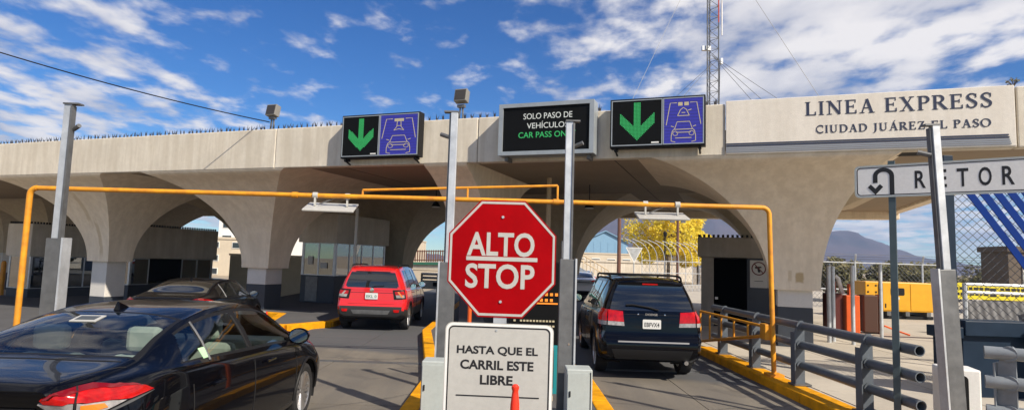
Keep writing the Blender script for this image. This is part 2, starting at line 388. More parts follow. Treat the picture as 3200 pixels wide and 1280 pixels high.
def arcp(cx, cy, rx, ry, a0, a1, n=14):
    return [(cx + rx * math.cos(R(a0 + (a1 - a0) * i / n)), cy + ry * math.sin(R(a0 + (a1 - a0) * i / n))) for i in range(n + 1)]
def serif_glyph(ch):
    """roman capitals on a unit cap height: list of quads and an advance width"""
    T, t = 0.155, 0.065; q = []
    def bar(x0, y0, x1, y1): q.append(((x0, y0), (x1, y0), (x1, y1), (x0, y1)))
    def ser(x, y, w=0.30): bar(x - w / 2, y, x + w / 2, y + 0.045)
    def line(p0, p1, w): q.extend(stroke2d([p0, p1], w))
    def curve(p, w): q.extend(stroke2d(p, w))
    def stem(x, w=T): bar(x - w / 2, 0, x + w / 2, 1); ser(x, 0); ser(x, 0.955)
    def wave(n, lo, hi, ph=0.0): return [lo + (hi - lo) * abs(math.sin(math.pi * (i / n + ph))) for i in range(n + 1)]
    if ch == 'I': stem(0.18); adv = 0.36
    elif ch == 'L': stem(0.18); bar(0.18, 0, 0.66, t); bar(0.61, 0, 0.66, 0.26); adv = 0.70
    elif ch == 'E':
        stem(0.18); bar(0.18, 0, 0.68, t); bar(0.18, 1 - t, 0.64, 1); bar(0.18, 0.49, 0.52, 0.49 + t)
        bar(0.63, 0, 0.68, 0.25); bar(0.59, 0.78, 0.64, 1); bar(0.49, 0.40, 0.53, 0.65); adv = 0.73
    elif ch == 'N':
        line((0.20, 0), (0.20, 1), t); line((0.80, 0), (0.80, 1), t); q.extend(stroke2d([(0.19, 0.98), (0.79, 0.02)], T)); ser(0.2, 0, .28); ser(0.16, 0.955, .26); ser(0.8, 0.955, .28); adv = 0.98
    elif ch in 'AÁ':
        line((0.16, 0), (0.44, 1), t); line((0.72, 0), (0.44, 1), T); bar(0.25, 0.33, 0.62, 0.33 + t); ser(0.16, 0, .28); ser(0.72, 0, .32)
        if ch == 'Á': q.append(((0.44, 1.06), (0.52, 1.06), (0.66, 1.27), (0.54, 1.27)))
        adv = 0.88
    elif ch == 'X':
        line((0.16, 1), (0.70, 0), T); line((0.68, 1), (0.16, 0), t); ser(0.16, 0.955, .30); ser(0.68, 0.955, .26); ser(0.16, 0, .26); ser(0.70, 0, .30); adv = 0.86
    elif ch in 'PR':
        stem(0.18); p = [(0.18, 0.97)] + arcp(0.36, 0.735, 0.24, 0.235, 90, -90, 12) + [(0.18, 0.50)]
        curve(p, [t] + wave(12, t, T) + [t]); adv = 0.68
        if ch == 'R': line((0.38, 0.50), (0.74, 0.02), T); ser(0.76, 0, .22); adv = 0.84
    elif ch == 'D':
        stem(0.18); p = [(0.18, 0.97)] + arcp(0.40, 0.5, 0.40, 0.47, 90, -90, 16) + [(0.18, 0.03)]
        curve(p, [t] + wave(16, t, T * 1.05) + [t]); adv = 0.90
    elif ch == 'O':
        curve(arcp(0.47, 0.5, 0.40, 0.48, 90, 450, 28), [t + (T - t) * abs(math.sin(2 * math.pi * i / 28)) for i in range(29)]); adv = 0.94
    elif ch == 'C':
        curve(arcp(0.46, 0.5, 0.40, 0.48, 45, 315, 22), [t + (T - t) * abs(math.sin(math.pi * (0.25 + 1.5 * i / 22))) for i in range(23)]); bar(0.71, 0.68, 0.76, 0.98); bar(0.71, 0.04, 0.755, 0.2); adv = 0.84
    elif ch == 'U':
        p = [(0.2, 1), (0.2, 0.36)] + arcp(0.46, 0.33, 0.26, 0.30, 180, 360, 12) + [(0.72, 0.36), (0.72, 1)]
        curve(p, [T, T] + [T + (t - T) * i / 12 for i in range(13)] + [t, t]); ser(0.2, 0.955); ser(0.72, 0.955, .26); adv = 0.92
    elif ch == 'J':
        curve([(0.30, 1), (0.30, 0.2), (0.28, 0.0), (0.20, -0.16), (0.06, -0.22)], [T, T, T * .9, T * .6, t]); ser(0.30, 0.955); adv = 0.50
    elif ch == 'Z':
        bar(0.10, 1 - t, 0.68, 1); bar(0.08, 0, 0.70, t); line((0.60, 0.98), (0.17, 0.03), T); bar(0.10, 0.78, 0.15, 1); bar(0.655, 0, 0.705, 0.24); adv = 0.78
    elif ch == 'S':
        p = smoothpath([(0.53, 0.80), (0.46, 0.94), (0.30, 0.97), (0.15, 0.88), (0.13, 0.73), (0.24, 0.58), (0.42, 0.45), (0.53, 0.30), (0.48, 0.11), (0.32, 0.03), (0.16, 0.08), (0.09, 0.23)] and
                       [(x, y, 0) for x, y in [(0.53, 0.80), (0.46, 0.94), (0.30, 0.97), (0.15, 0.88), (0.13, 0.73), (0.24, 0.58), (0.42, 0.45), (0.53, 0.30), (0.48, 0.11), (0.32, 0.03), (0.16, 0.08), (0.09, 0.23)]], 3)
        p = [(v.x, v.y) for v in p]; n = len(p) - 1
        curve(p, [t + (T * 1.05 - t) * max(0.0, math.sin(math.pi * i / n)) ** 2 for i in range(n + 1)]); bar(0.52, 0.70, 0.56, 0.96); bar(0.065, 0.04, 0.105, 0.28); adv = 0.64
    else: adv = 0.34
    return q, adv

def serif_text(name, body, m, parent, x0, x1, z0, h, y):
    glyphs = [serif_glyph(c) for c in body]; gap = 0.10
    W = sum(a for _, a in glyphs) + gap * (len(body) - 1); sx = (x1 - x0) / W
    cx = 0.0
    for k, (qs, adv) in enumerate(glyphs):
        mb = MB()
        for i, quad in enumerate(qs):
            dy = 0.0006 * (i % 7)
            pts = [((p[0] + cx) * sx + x0, p[1] * h + z0) for p in quad]
            mb.plate(pts, y - 0.006 - dy, y + 0.004)
        if qs: mb.build(name, m, parent, kind='stuff')
        cx += adv + gap

# ================================================================== THE SETTING
def road_material():
    m = bpy.data.materials.new('worn_road_concrete'); m.use_nodes = True
    t = NT(m.node_tree); b = t.n['Principled BSDF']
    geo = t.new('ShaderNodeNewGeometry').outputs['Position']
    n1 = t.new('ShaderNodeTexNoise', {'Vector': geo, 'Scale': 0.45, 'Detail': 8.0, 'Roughness': 0.6}).outputs[0]
    st = t.new('ShaderNodeMapping', {'Vector': geo, 'Scale': (1.7, 0.10, 1)}).outputs[0]
    n2 = t.new('ShaderNodeTexNoise', {'Vector': st, 'Scale': 1.4, 'Detail': 6.0, 'Roughness': 0.6}).outputs[0]
    n3 = t.new('ShaderNodeTexNoise', {'Vector': geo, 'Scale': 28.0, 'Detail': 4.0, 'Roughness': 0.7}).outputs[0]
    c = t.mix(t.ramp(n1, [(0.3, 0.0), (0.7, 1.0)]), (0.115, 0.10, 0.08), (0.215, 0.19, 0.152))
    c = t.mix(t.ramp(n2, [(0.40, 0.55), (0.62, 0.0)]), c, (0.10, 0.092, 0.083))
    c = t.mix(t.ramp(n3, [(0.34, 0.35), (0.55, 0.0)]), c, (0.10, 0.09, 0.08))
    pv = t.new('ShaderNodeTexNoise', {'Vector': geo, 'Scale': 1.15, 'Detail': 3.0, 'Roughness': 0.4, 'Distortion': 0.8}).outputs[0]
    c = t.mix(t.ramp(pv, [(0.60, 0.0), (0.66, 0.5)]), c, (0.085, 0.078, 0.07))
    sp2 = t.new('ShaderNodeTexNoise', {'Vector': geo, 'Scale': 85.0, 'Detail': 2.0, 'Roughness': 0.8}).outputs[0]
    c = t.mix(t.ramp(sp2, [(0.60, 0.0), (0.72, 0.55)]), c, (0.34, 0.31, 0.27))
    # oil drips and cracks
    v = t.new('ShaderNodeTexVoronoi', {'Vector': geo, 'Scale': 0.42, 'Randomness': 1.0}, feature='DISTANCE_TO_EDGE')
    dn = t.new('ShaderNodeTexNoise', {'Vector': geo, 'Scale': 2.2, 'Detail': 5.0}).outputs[1]
    mv = t.new('ShaderNodeMix', {0: 0.25}, data_type='VECTOR'); t.l.new(geo, mv.inputs[4]); t.l.new(dn, mv.inputs[5]); t.l.new(mv.outputs[1], v.inputs['Vector'])
    c = t.mix(t.ramp(v.outputs[0], [(0.0, 0.7), (0.012, 0.0)]), c, (0.06, 0.055, 0.05))
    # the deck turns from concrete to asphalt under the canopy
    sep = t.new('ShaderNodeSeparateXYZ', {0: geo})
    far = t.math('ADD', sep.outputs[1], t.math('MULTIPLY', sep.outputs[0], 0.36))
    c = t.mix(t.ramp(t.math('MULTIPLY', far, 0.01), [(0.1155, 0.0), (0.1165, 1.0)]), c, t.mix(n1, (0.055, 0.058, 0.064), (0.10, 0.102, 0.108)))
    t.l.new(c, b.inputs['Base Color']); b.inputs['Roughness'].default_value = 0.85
    bp = t.new('ShaderNodeBump', {'Strength': 0.35, 'Distance': 0.01, 'Height': n3}); t.l.new(bp.outputs[0], b.inputs['Normal'])
    return m
M_road = road_material()
M_dirt = mat('dry_ground', (0.36, 0.30, 0.22), 0.95, var=0.3, vscale=0.05)

def gz(x):
    """the plaza steps down towards the western lanes"""
    if x > -5.72: return 0.0
    if x > -5.95: return -0.17 * (-5.72 - x) / 0.23
    if x > -9.1: return -0.17
    return -0.17 - 0.28 * min(-9.1 - x, 2.2)

def ground():
    mb = MB()
    xs = [-2900, -600, -120] + [-60 + 2.2 * i for i in range(25)] + [-5, 0, 5, 60, 600, 2900]
    ys = [-250, -20, 0, 10, 20, 30, 40, 80, 300, 2950]
    xs = sorted(xs)
    n = len(xs)
    for y in ys:
        for x in xs: mb.v.append((x, y, gz(x) - 0.06))
    for j in range(len(ys) - 1):
        for i in range(n - 1): mb.f.append((j * n + i, j * n + i + 1, (j + 1) * n + i + 1, (j + 1) * n + i))
    struct(mb.build('ground', M_dirt))
ground()

def road():
    root = bpy.data.objects.new('road', None); col.objects.link(root); struct(root)
    # slabs of the lanes: each its own piece, joints left open
    bed = mat('joint_filler', (0.03, 0.028, 0.026), 0.9)
    for x0, x1, z in ((-12.2, -9.1, -0.85), (-9.1, -5.9, -0.205), (-5.9, 4.22, -0.035)):
        b2 = MB(); b2.v = [(x0, -12, z), (x1, -12, z), (x1, 30, z), (x0, 30, z)]; b2.f = [(0, 1, 2, 3)]
        b2.build('road_bed', bed, root)
    lanes = [(-12.2, -9.12), (-9.09, -5.97), (-5.05, -3.12), (-3.12, -1.15), (-1.15, 1.2), (1.2, 2.72), (2.72, 4.22)]
    yj = [-12.0, -7.4, -2.8, 2.0, 5.1, 8.05, 11.2, 13.35, 14.35, 18.0, 23.0, 30.0]
    for li, (x0, x1) in enumerate(lanes):
        for j in range(len(yj) - 1):
            if x0 == -1.15 and yj[j] >= 2.0: continue
            o = 0.012; sk = 0.05 * ((li * 7 + j * 3) % 3 - 1) if li % 2 == 0 else 0.0
            ya, yb = yj[j] + sk + o, yj[j + 1] + sk - o
            xa, xb = x0 + 0.006, x1 - 0.006
            mb = MB(); z = random.uniform(-0.004, 0.004)
            za, zb = gz(xa) + z, gz(xb) + z
            mb.add([(xa, ya, za), (xb, ya, zb), (xb, yb, zb), (xa, yb, za), (xa, ya, za - .028), (xb, ya, zb - .028), (xb, yb, zb - .028), (xa, yb, za - .028)],
                   [(0, 1, 2, 3), (0, 4, 5, 1), (1, 5, 6, 2), (2, 6, 7, 3), (3, 7, 4, 0)])
            mb.build('concrete_slab', M_road, root)
    # far carriageway beyond the canopy
    mb = MB(); mb.v = [(-5.2, 30.02, -0.006), (4.2, 30.02, -0.006), (7.5, 70, -0.006), (-3.0, 70, -0.006)]; mb.f = [(0, 1, 2, 3)]
    mb.build('far_carriageway', M_road, root)
    # bridge-deck expansion joint: steel edge strips with a rubber gap
    for (x0, x1) in ((-5.0, -1.2), (1.25, 4.18)):
        for dy in (0, 0.10):
            m2 = MB(); m2.box(((x0 + x1) / 2, 11.2 + dy, 0.004), (x1 - x0, 0.055, 0.012)); m2.build('expansion_joint', M_galvd, root)
road()

def island(name, poly, kerb_edges, top=0.15, m_top=M_isl, kw=0.22):
    """raised traffic island with painted kerb stones laid along the chosen edges"""
    root = bpy.data.objects.new(name, None); col.objects.link(root); struct(root)
    MB().prism(poly, -0.9, top).build('island_top', m_top, root)
    for path in kerb_edges:
        for (x0, y0), (x1, y1) in zip(path[:-1], path[1:]):
            L = math.hypot(x1 - x0, y1 - y0); n = max(1, round(L / 1.5))
            for i in range(n):
                a, b = i / n, (i + 1) / n
                p = Vector((x0 + (x1 - x0) * a, y0 + (y1 - y0) * a, 0)); q = Vector((x0 + (x1 - x0) * b, y0 + (y1 - y0) * b, 0))
                d = (q - p).normalized() * 0.004
                zt = top + 0.012 + random.uniform(-0.004, 0.004)
                mb = MB(); p2 = p + d; q2 = q - d
                p2.z = q2.z = (zt - 0.3) / 2; mb.bar(p2, q2, kw, zt + 0.3)
                mb.build('kerb_stone', M_yel, root, bevel=0.018)
    return root
isl_c = island('centre_island', [(-1.1, 2.0), (1.2, 2.0), (1.2, 9.5), (0.75, 14.0), (0.6, 30), (-2.0, 30), (-2.0, 15.2), (-1.12, 9.5)],
       [[(-1.12, 2.0), (-1.12, 9.5), (-2.0, 15.2), (-2.0, 27)], [(1.2, 2.0), (1.2, 9.5), (0.75, 14.0), (0.62, 24)]])
island('west_island', [(-5.5, 15.35), (-4.75, 16.4), (-4.4, 30), (-9.6, 30), (-9.2, 20.5), (-8.7, 18.95), (-6.7, 18.3), (-6.1, 15.5)], [[(-8.7, 18.98), (-6.7, 18.33), (-6.08, 15.45), (-5.55, 15.35), (-4.78, 16.5), (-4.42, 27)]])
island('west_post_island', [(-5.75, 5.4), (-5.05, 5.4), (-5.05, 8.9), (-5.75, 8.9)], [[(-5.1, 5.4), (-5.1, 8.9)], [(-5.7, 8.9), (-5.7, 5.4)]])
island('far_west_island', [(-12.4, 12.0), (-11.4, 12.0), (-11.4, 40), (-24, 44), (-24, 26)], [[(-11.4, 12.0), (-11.4, 30)]], top=-0.45)
def yard():
    root = island('east_yard', [(4.45, -4), (60, -4), (60, 60), (6.5, 60), (4.30, 30), (4.30, 14.5), (4.45, 13.9)],
                  [[(4.38, 2.0), (4.40, 9.0), (4.36, 13.8)]], top=0.13, m_top=M_conc, kw=0.36)
    # flagstone-sized pavement bays beside the rail
    for i in range(5):
        for j in range(9):
            x0, y0 = 4.62 + i * 1.9, 5.0 + j * 2.1
            mb = MB(); mb.bb((x0 + 0.012, y0 + 0.012, 0.10), (x0 + 1.888, y0 + 2.088, 0.142 + random.uniform(-0.003, 0.003)))
            if not (6.0 < x0 + 0.9 < 7.2 and 13.2 < y0 + 1 < 15.2): mb.build('pavement_slab', M_conc, root)
yard()

# ------------------------------------------------------------------ the canopy over the lanes
CX, CY, TH = 6.929, 14.04, -0.349       # origin: front east corner of the eastern pier; local x runs along the front, y into depth
canopy = thing('toll_canopy', 'long white concrete canopy on flared mushroom piers spanning the lanes', 'canopy', (CX, CY, 0), TH)
def loc2w(s, d, z=0.0):
    c, n = math.cos(TH), math.sin(TH)
    return Vector((CX + s * c - d * n, CY + s * n + d * c, z))
ZF, ZB, ZT, OV = 1.4345, 4.266, 5.383, 2.0
HQ = (ZB - ZF) * 1.05
def flare(z):
    q = min(max((z - ZF) / HQ, 0.0), 0.9995); qm = (ZB - ZF) / HQ
    return OV * (1 - math.sqrt(1 - q * q)) / (1 - math.sqrt(1 - qm * qm))
E0 = 0.10     # flare starts a hand's breadth proud of the column
W = 0.739
def pier(s1, d0, kL, kR, band, zbase=0.0, front_clip=-OV + 0.02, kB=1.15, kF=1.0, lo=-1e9, hi=1e9, wside=None, m=None):
    """inverted umbrella on a square column; s1 = east face, d0 = front face"""
    s0 = s1 - (wside or W); sm = (s0 + s1) / 2
    N = 26; zt = ZB + 0.10
    zs = [ZF + (zt - ZF) * (1 - (1 - i / N) ** 1.5) for i in range(N + 1)]
    rings = []
    for z in zs:
        f = flare(z); e = E0
        a0 = max(s0 - e * 1.6 - kL * f, lo); a1 = min(s1 + e * 1.6 + kR * f, hi)
        b0 = max(d0 - e - kF * f, front_clip) if d0 < 4 else d0 - e - kF * f
        b1 = d0 + W + e + kB * f
        rings.append((a0, a1, b0, b1, z))
    mb = MB()
    def face(fn):
        o = len(mb.v)
        for r in rings:
            p, q = fn(r); mb.v += [p, q]
        for i in range(len(rings) - 1): mb.f.append((o + 2 * i, o + 2 * i + 1, o + 2 * i + 3, o + 2 * i + 2))
    face(lambda r: ((r[0], r[2], r[4]), (r[1], r[2], r[4])))
    face(lambda r: ((r[1], r[2], r[4]), (r[1], r[3], r[4])))
    face(lambda r: ((r[1], r[3], r[4]), (r[0], r[3], r[4])))
    face(lambda r: ((r[0], r[3], r[4]), (r[0], r[2], r[4])))
    r = rings[0]; o = len(mb.v); mb.v += [(r[0], r[2], r[4]), (r[1], r[2], r[4]), (r[1], r[3], r[4]), (r[0], r[3], r[4])]; mb.f.append((o, o + 3, o + 2, o + 1))
    p = mb.build('pier', m or M_vault, canopy, smooth='all', fixn=False)
    MB().bb((s0, d0, band), (s1, d0 + W, ZF + 0.01)).build('column', M_colw, p, bevel=0.012)
    MB().bb((s0 - 0.004, d0 - 0.004, zbase - 0.6), (s1 + 0.004, d0 + W + 0.004, band)).build('plinth', M_navy, p, bevel=0.012)
    return p
pier(0.0, 0.0, 1.25, 0.62, 1.04)
pier(-8.10, 0.0, 0.03, 0.03, 0.95)
pier(-15.55, 0.0, 1.20, 1.0, 0.92)
pier(-22.57, 0.0, 1.30, 0.94, 0.19, zbase=-0.6)
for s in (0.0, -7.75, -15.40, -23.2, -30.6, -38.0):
    pier(s, 8.0, 1.1, 1.1, 0.9 if s > -20 else 0.2, zbase=0.0 if s > -20 else -0.7, m=M_vault_shade)
pier(-44.6, 9.6, 1.1, 1.1, 0.2, zbase=-0.7, m=M_vault_shade)
S0, S1, DB = -52.0, 4.6, 13.2
MB().bb((S0, -OV + 0.03, ZB + 0.085), (S1, DB - 0.03, ZB + 0.55)).build('roof_slab', mat('shaded_soffit_paint', (0.33, 0.26, 0.185), 0.9, var=0.2, vscale=0.6), canopy)  # dirtier paint, darkened further to carry the shade under the canopy
# back beam hangs lower than the front one
MB().bb((S0, DB - 0.45, ZB - 0.22), (S1, DB, ZT - 0.3)).build('back_beam', M_vault, canopy, bevel=0.02)
MB().bb((S1 - 0.35, -OV + 0.25, ZB + 0.002), (S1 - 0.004, DB - 0.46, ZT - 0.25)).build('end_beam', M_vault, canopy, bevel=0.02)
for a, b in ((S0, -38.2), (-38.2, -26.0), (-26.0, -13.74), (-13.73, -7.6), (-7.59, -1.86), (-1.85, 3.22), (3.23, S1)):
    MB().bb((a + 0.002, -OV, ZB), (b - 0.002, -OV + 0.26, ZT + (0.0 if a < 3 else 0.03))).build('fascia_panel', M_fascia, canopy, bevel=0.025)
# smooth rendered field that carries the lettering
MB().bb((-1.85, -OV - 0.035, ZB + 0.02), (3.20, -OV - 0.002, ZT + 0.05)).build('sign_field', M_panel, canopy, bevel=0.012)
serif_text('letter', 'LINEA EXPRESS', M_letter, canopy, -0.32, 2.86, 5.035, 0.28, -OV - 0.036)
serif_text('letter', 'CIUDAD JUÁREZ EL PASO', M_letter, canopy, -0.12, 2.82, 4.665, 0.155, -OV - 0.036)
for i, (z, h) in enumerate(((4.500, 0.026), (4.455, 0.028), (4.412, 0.030), (4.372, 0.026), (4.335, 0.022))):
    MB().bb((-1.84, -OV - 0.048, z - h / 2), (3.08 + 0.01 * i, -OV - 0.034, z + h / 2)).build('stripe', M_letter if i < 2 else M_stripeg, canopy)
# dark vent openings in the east soffit: louvred boxes let into the concrete
MB().bb((1.45, -1.78, ZB + 0.045), (1.95, -1.05, ZB + 0.10)).build('soffit_vent', M_dark, canopy)
for sx_ in (-4.35, -11.9, -19.3):
    MB().bb((sx_ - .009, -OV + .28, ZB + .079), (sx_ + .009, DB - .5, ZB + .0848)).build('soffit_joint', M_dark, canopy)
# pigeon spikes along the parapet
def spikes(a, b, y, z, parent, step=0.16, h=0.17, name='bird_spikes'):
    mb = MB(); n = int((b - a) / step)
    for i in range(n):
        x = a + i * step + random.uniform(-.03, .03)
        for k in (-1, 0, 1):
            hh = h * random.uniform(0.7, 1.15); lean = k * 0.045 + random.uniform(-.015, .015)
            mb.add([(x - 0.024, y, z), (x + 0.024, y, z), (x, y + 0.03, z), (x + lean, y + random.uniform(-.05, .05), z + hh)], [(0, 1, 3), (1, 2, 3), (2, 0, 3)])
        mb.bb((x - 0.05, y - 0.02, z - 0.002), (x + 0.05, y + 0.03, z + 0.015))
    return mb.build(name, mat('dark_spike_metal', (0.05, 0.05, 0.055), 0.6), parent, fixn=False, kind='stuff')
spikes(-40, -11.4, -OV + 0.12, ZT, canopy)
spikes(-9.0, -6.9, -OV + 0.12, ZT, canopy, step=0.2)
spikes(-4.6, -4.3, -OV + 0.12, ZT, canopy)
spikes(-2.25, -1.9, -OV + 0.12, ZT, canopy)

# ------------------------------------------------------------------ toll booths
M_booth_shade = mat('shaded_booth_concrete', (0.30, 0.275, 0.24), 0.9, var=0.3, vscale=1.5, bump=0.3, bscale=50, streak=0.3)  # darker copy of the booth concrete, with the deep shade in its colour
def booth(name, label, s1, d0, w, L, z0, zc0, zc1, zw, group='toll booths under the canopy', open_side=False, spk=True):
    """concrete-hooded booth: s1 = east face, d0 = front; window band between zw and zc0"""
    b = thing(name, label, 'booth', loc2w(s1, d0, 0), TH, group)
    MB().bb((-w, 0, z0), (0, L, zw)).build('lower_wall', M_navy, b, bevel=0.015)
    h = MB().bb((-w - 0.10, -0.12, zc0), (0.10, L + 0.12, zc1)).build('concrete_hood', M_boothc, b, bevel=0.03)
    if spk:
        m2 = MB()
        for i in range(int(w / 0.13) + 1):
            m2.bb((-w + i * 0.13 - 0.03, -0.10, zc1), (-w + i * 0.13 + 0.03, -0.04, zc1 + 0.09))
        for i in range(int(L / 0.13) + 1):
            m2.bb((0.03, i * 0.13 - 0.03, zc1), (0.08, i * 0.13 + 0.03, zc1 + 0.09))
        m2.build('roof_spikes', M_black, h, kind='stuff')
    frame = M_galv
    # corner posts and mullions
    for x, y in ((-w + .035, .035), (-.035, .035), (-.035, L - .035), (-w + .035, L - .035)):
        MB().bb((x - .035, y - .035, zw), (x + .035, y + .035, zc0)).build('corner_post', frame, b)
    MB().bb((-w + .07, L - 0.06, zw), (-.07, L - 0.02, zc0)).build('back_wall', M_dark, b)  # interior shade put into the near-black colour of back and west walls
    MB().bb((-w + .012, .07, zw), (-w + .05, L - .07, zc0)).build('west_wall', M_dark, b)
    nside = max(3, round(L / 0.8))
    for i in range(nside):
        y0 = 0.07 + (L - 0.14) * i / nside; y1 = 0.07 + (L - 0.14) * (i + 1) / nside
        if open_side and i in open_side:
            continue
        wn = MB(); wn.bb((-.030, y0 + .03, zw + .03), (-.022, y1 - .03, zc0 - .03)); wo = wn.build('window', M_glassb, b)
        f = MB()
        for ya, yb, za, zb_ in ((y0, y0 + .03, zw, zc0), (y1 - .03, y1, zw, zc0), (y0 + .03, y1 - .03, zw, zw + .03), (y0 + .03, y1 - .03, zc0 - .03, zc0)):
            f.bb((-.05, ya, za), (-.005, yb, zb_))
        f.build('frame', frame, wo)
    nf = 2
    for i in range(nf):
        x0 = -w + .07 + (w - .14) * i / nf; x1 = -w + .07 + (w - .14) * (i + 1) / nf
        wn = MB(); wn.bb((x0 + .03, .022, zw + .03), (x1 - .03, .030, zc0 - .03)); wo = wn.build('window', M_glassb, b)
        f = MB()
        for xa, xb, za, zb_ in ((x0, x0 + .03, zw, zc0), (x1 - .03, x1, zw, zc0), (x0 + .03, x1 - .03, zw, zw + .03), (x0 + .03, x1 - .03, zc0 - .03, zc0)):
            f.bb((xa, .005, za), (xb, .05, zb_))
        f.build('frame', frame, wo)
    # counter inside
    MB().bb((-w + .3, .5, zw - .02), (-.25, L - .5, zw + .04)).build('counter', M_galvd, b)
    return b
bc = booth('toll_booth', 'glazed toll booth under concrete hood behind the red hatchback', -15.45, 3.4, 1.5, 3.4, 0.15, 2.36, 3.44, 1.15, spk=False)
MB().bb((-1.25, -0.02, 0.2), (-0.72, 0.0, 1.1)).build('door_panel', M_galvd, bc)
booth('toll_booth', 'spiked concrete toll booth behind the black sedan between two piers', -24.75, 2.6, 1.7, 4.2, -0.7, 1.53, 2.86, 0.45, open_side=(1, 2))
booth('toll_booth', 'grey hooded toll booth beside the leftmost yellow pole', -32.05, 3.4, 1.5, 5.0, -0.8, 1.43, 2.93, -0.05)
# eastern booth has an open doorway towards the road
def east_booth():
    b = thing('toll_booth', 'dark toll booth with open doorway behind the eastern pier', 'booth', loc2w(-2.62, 3.9, 0), TH, 'toll booths under the canopy')
    w, L = 2.9, 4.0
    h = MB().bb((-0.10, -0.10, 2.2), (w, L, 2.80)).build('concrete_hood', M_booth_shade, b, bevel=0.03)
    m2 = MB()
    for i in range(22): m2.bb((-0.08 + i * 0.135, -0.08, 2.80), (-0.01 + i * 0.135, -0.03, 2.88))
    for i in range(26): m2.bb((-0.09, i * 0.15 - 0.03, 2.80), (-0.04, i * 0.15 + 0.03, 2.88))
    m2.build('roof_spikes', M_black, h, kind='stuff')
    MB().bb((0, 0.0, 0.13), (0.36, 0.16, 2.2)).build('front_wall', M_booth_shade, b)
    MB().bb((1.30, 0.0, 0.13), (w, 0.16, 2.2)).build('front_wall', M_navy, b)
    MB().bb((0.0, 0.17, 0.13), (0.14, L, 1.22)).build('side_wall', M_navy, b)
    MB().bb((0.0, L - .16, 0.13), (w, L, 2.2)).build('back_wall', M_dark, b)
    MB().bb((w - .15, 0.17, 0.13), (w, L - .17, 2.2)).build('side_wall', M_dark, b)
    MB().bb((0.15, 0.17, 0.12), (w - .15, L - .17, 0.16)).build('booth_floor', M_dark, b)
    for i in range(4):
        y0, y1 = 0.17 + i * .92, 0.17 + (i + 1) * .92
        wo = MB().bb((.05, y0 + .05, 1.26), (.058, y1 - .05, 2.18)).build('window', M_glassb, b)
        f = MB()
        for ya, yb, za, zb_ in ((y0, y0 + .05, 1.22, 2.2), (y1 - .05, y1, 1.22, 2.2), (y0 + .05, y1 - .05, 1.22, 1.26)): f.bb((.02, ya, za), (.09, yb, zb_))
        f.build('frame', M_white, wo)
    MB().bb((0.40, -0.012, 0.62), (0.47, 0.0, 0.76)).build('switch_plate', M_white, b)
    MB().bb((0.40, -0.012, 0.95), (0.48, 0.0, 1.02)).build('switch_plate', M_white, b)
    # prohibition sign on the wall
    sg = thing('prohibition_sign', 'white no firearms notice with dark ring on booth wall', 'sign', loc2w(-2.62 + 1.62, 3.88, 1.74), TH)
    MB().plate(rrect(-.24, .24, -.40, .40, .02), -0.012, 0.0).build('board', M_signw, sg)
    MB().ring(ngon(36, .20, 0, (0, .16)), ngon(36, .168, 0, (0, .16)), -.018, -.013).build('ring', mat('dark_red_print', (0.10, 0.012, 0.014), 0.5), sg)
    MB().plate([(-.10, .22), (.06, .22), (.09, .19), (.02, .17), (.05, .05), (-.02, .05), (-.04, .16), (-.10, .16)], -.017, -.013).build('pistol_symbol', M_signb, sg)
    MB().plate([(-.135, .29), (-.115, .31), (.135, .03), (.115, .01)], -.020, -.0175).build('slash', mat('dark_red_print', (0, 0, 0)), sg)
    MB().plate([(-.12, -.20), (.12, -.20), (.12, -.215), (-.12, -.215)], -.017, -.013).build('lettering', M_signb, sg)
east_booth()

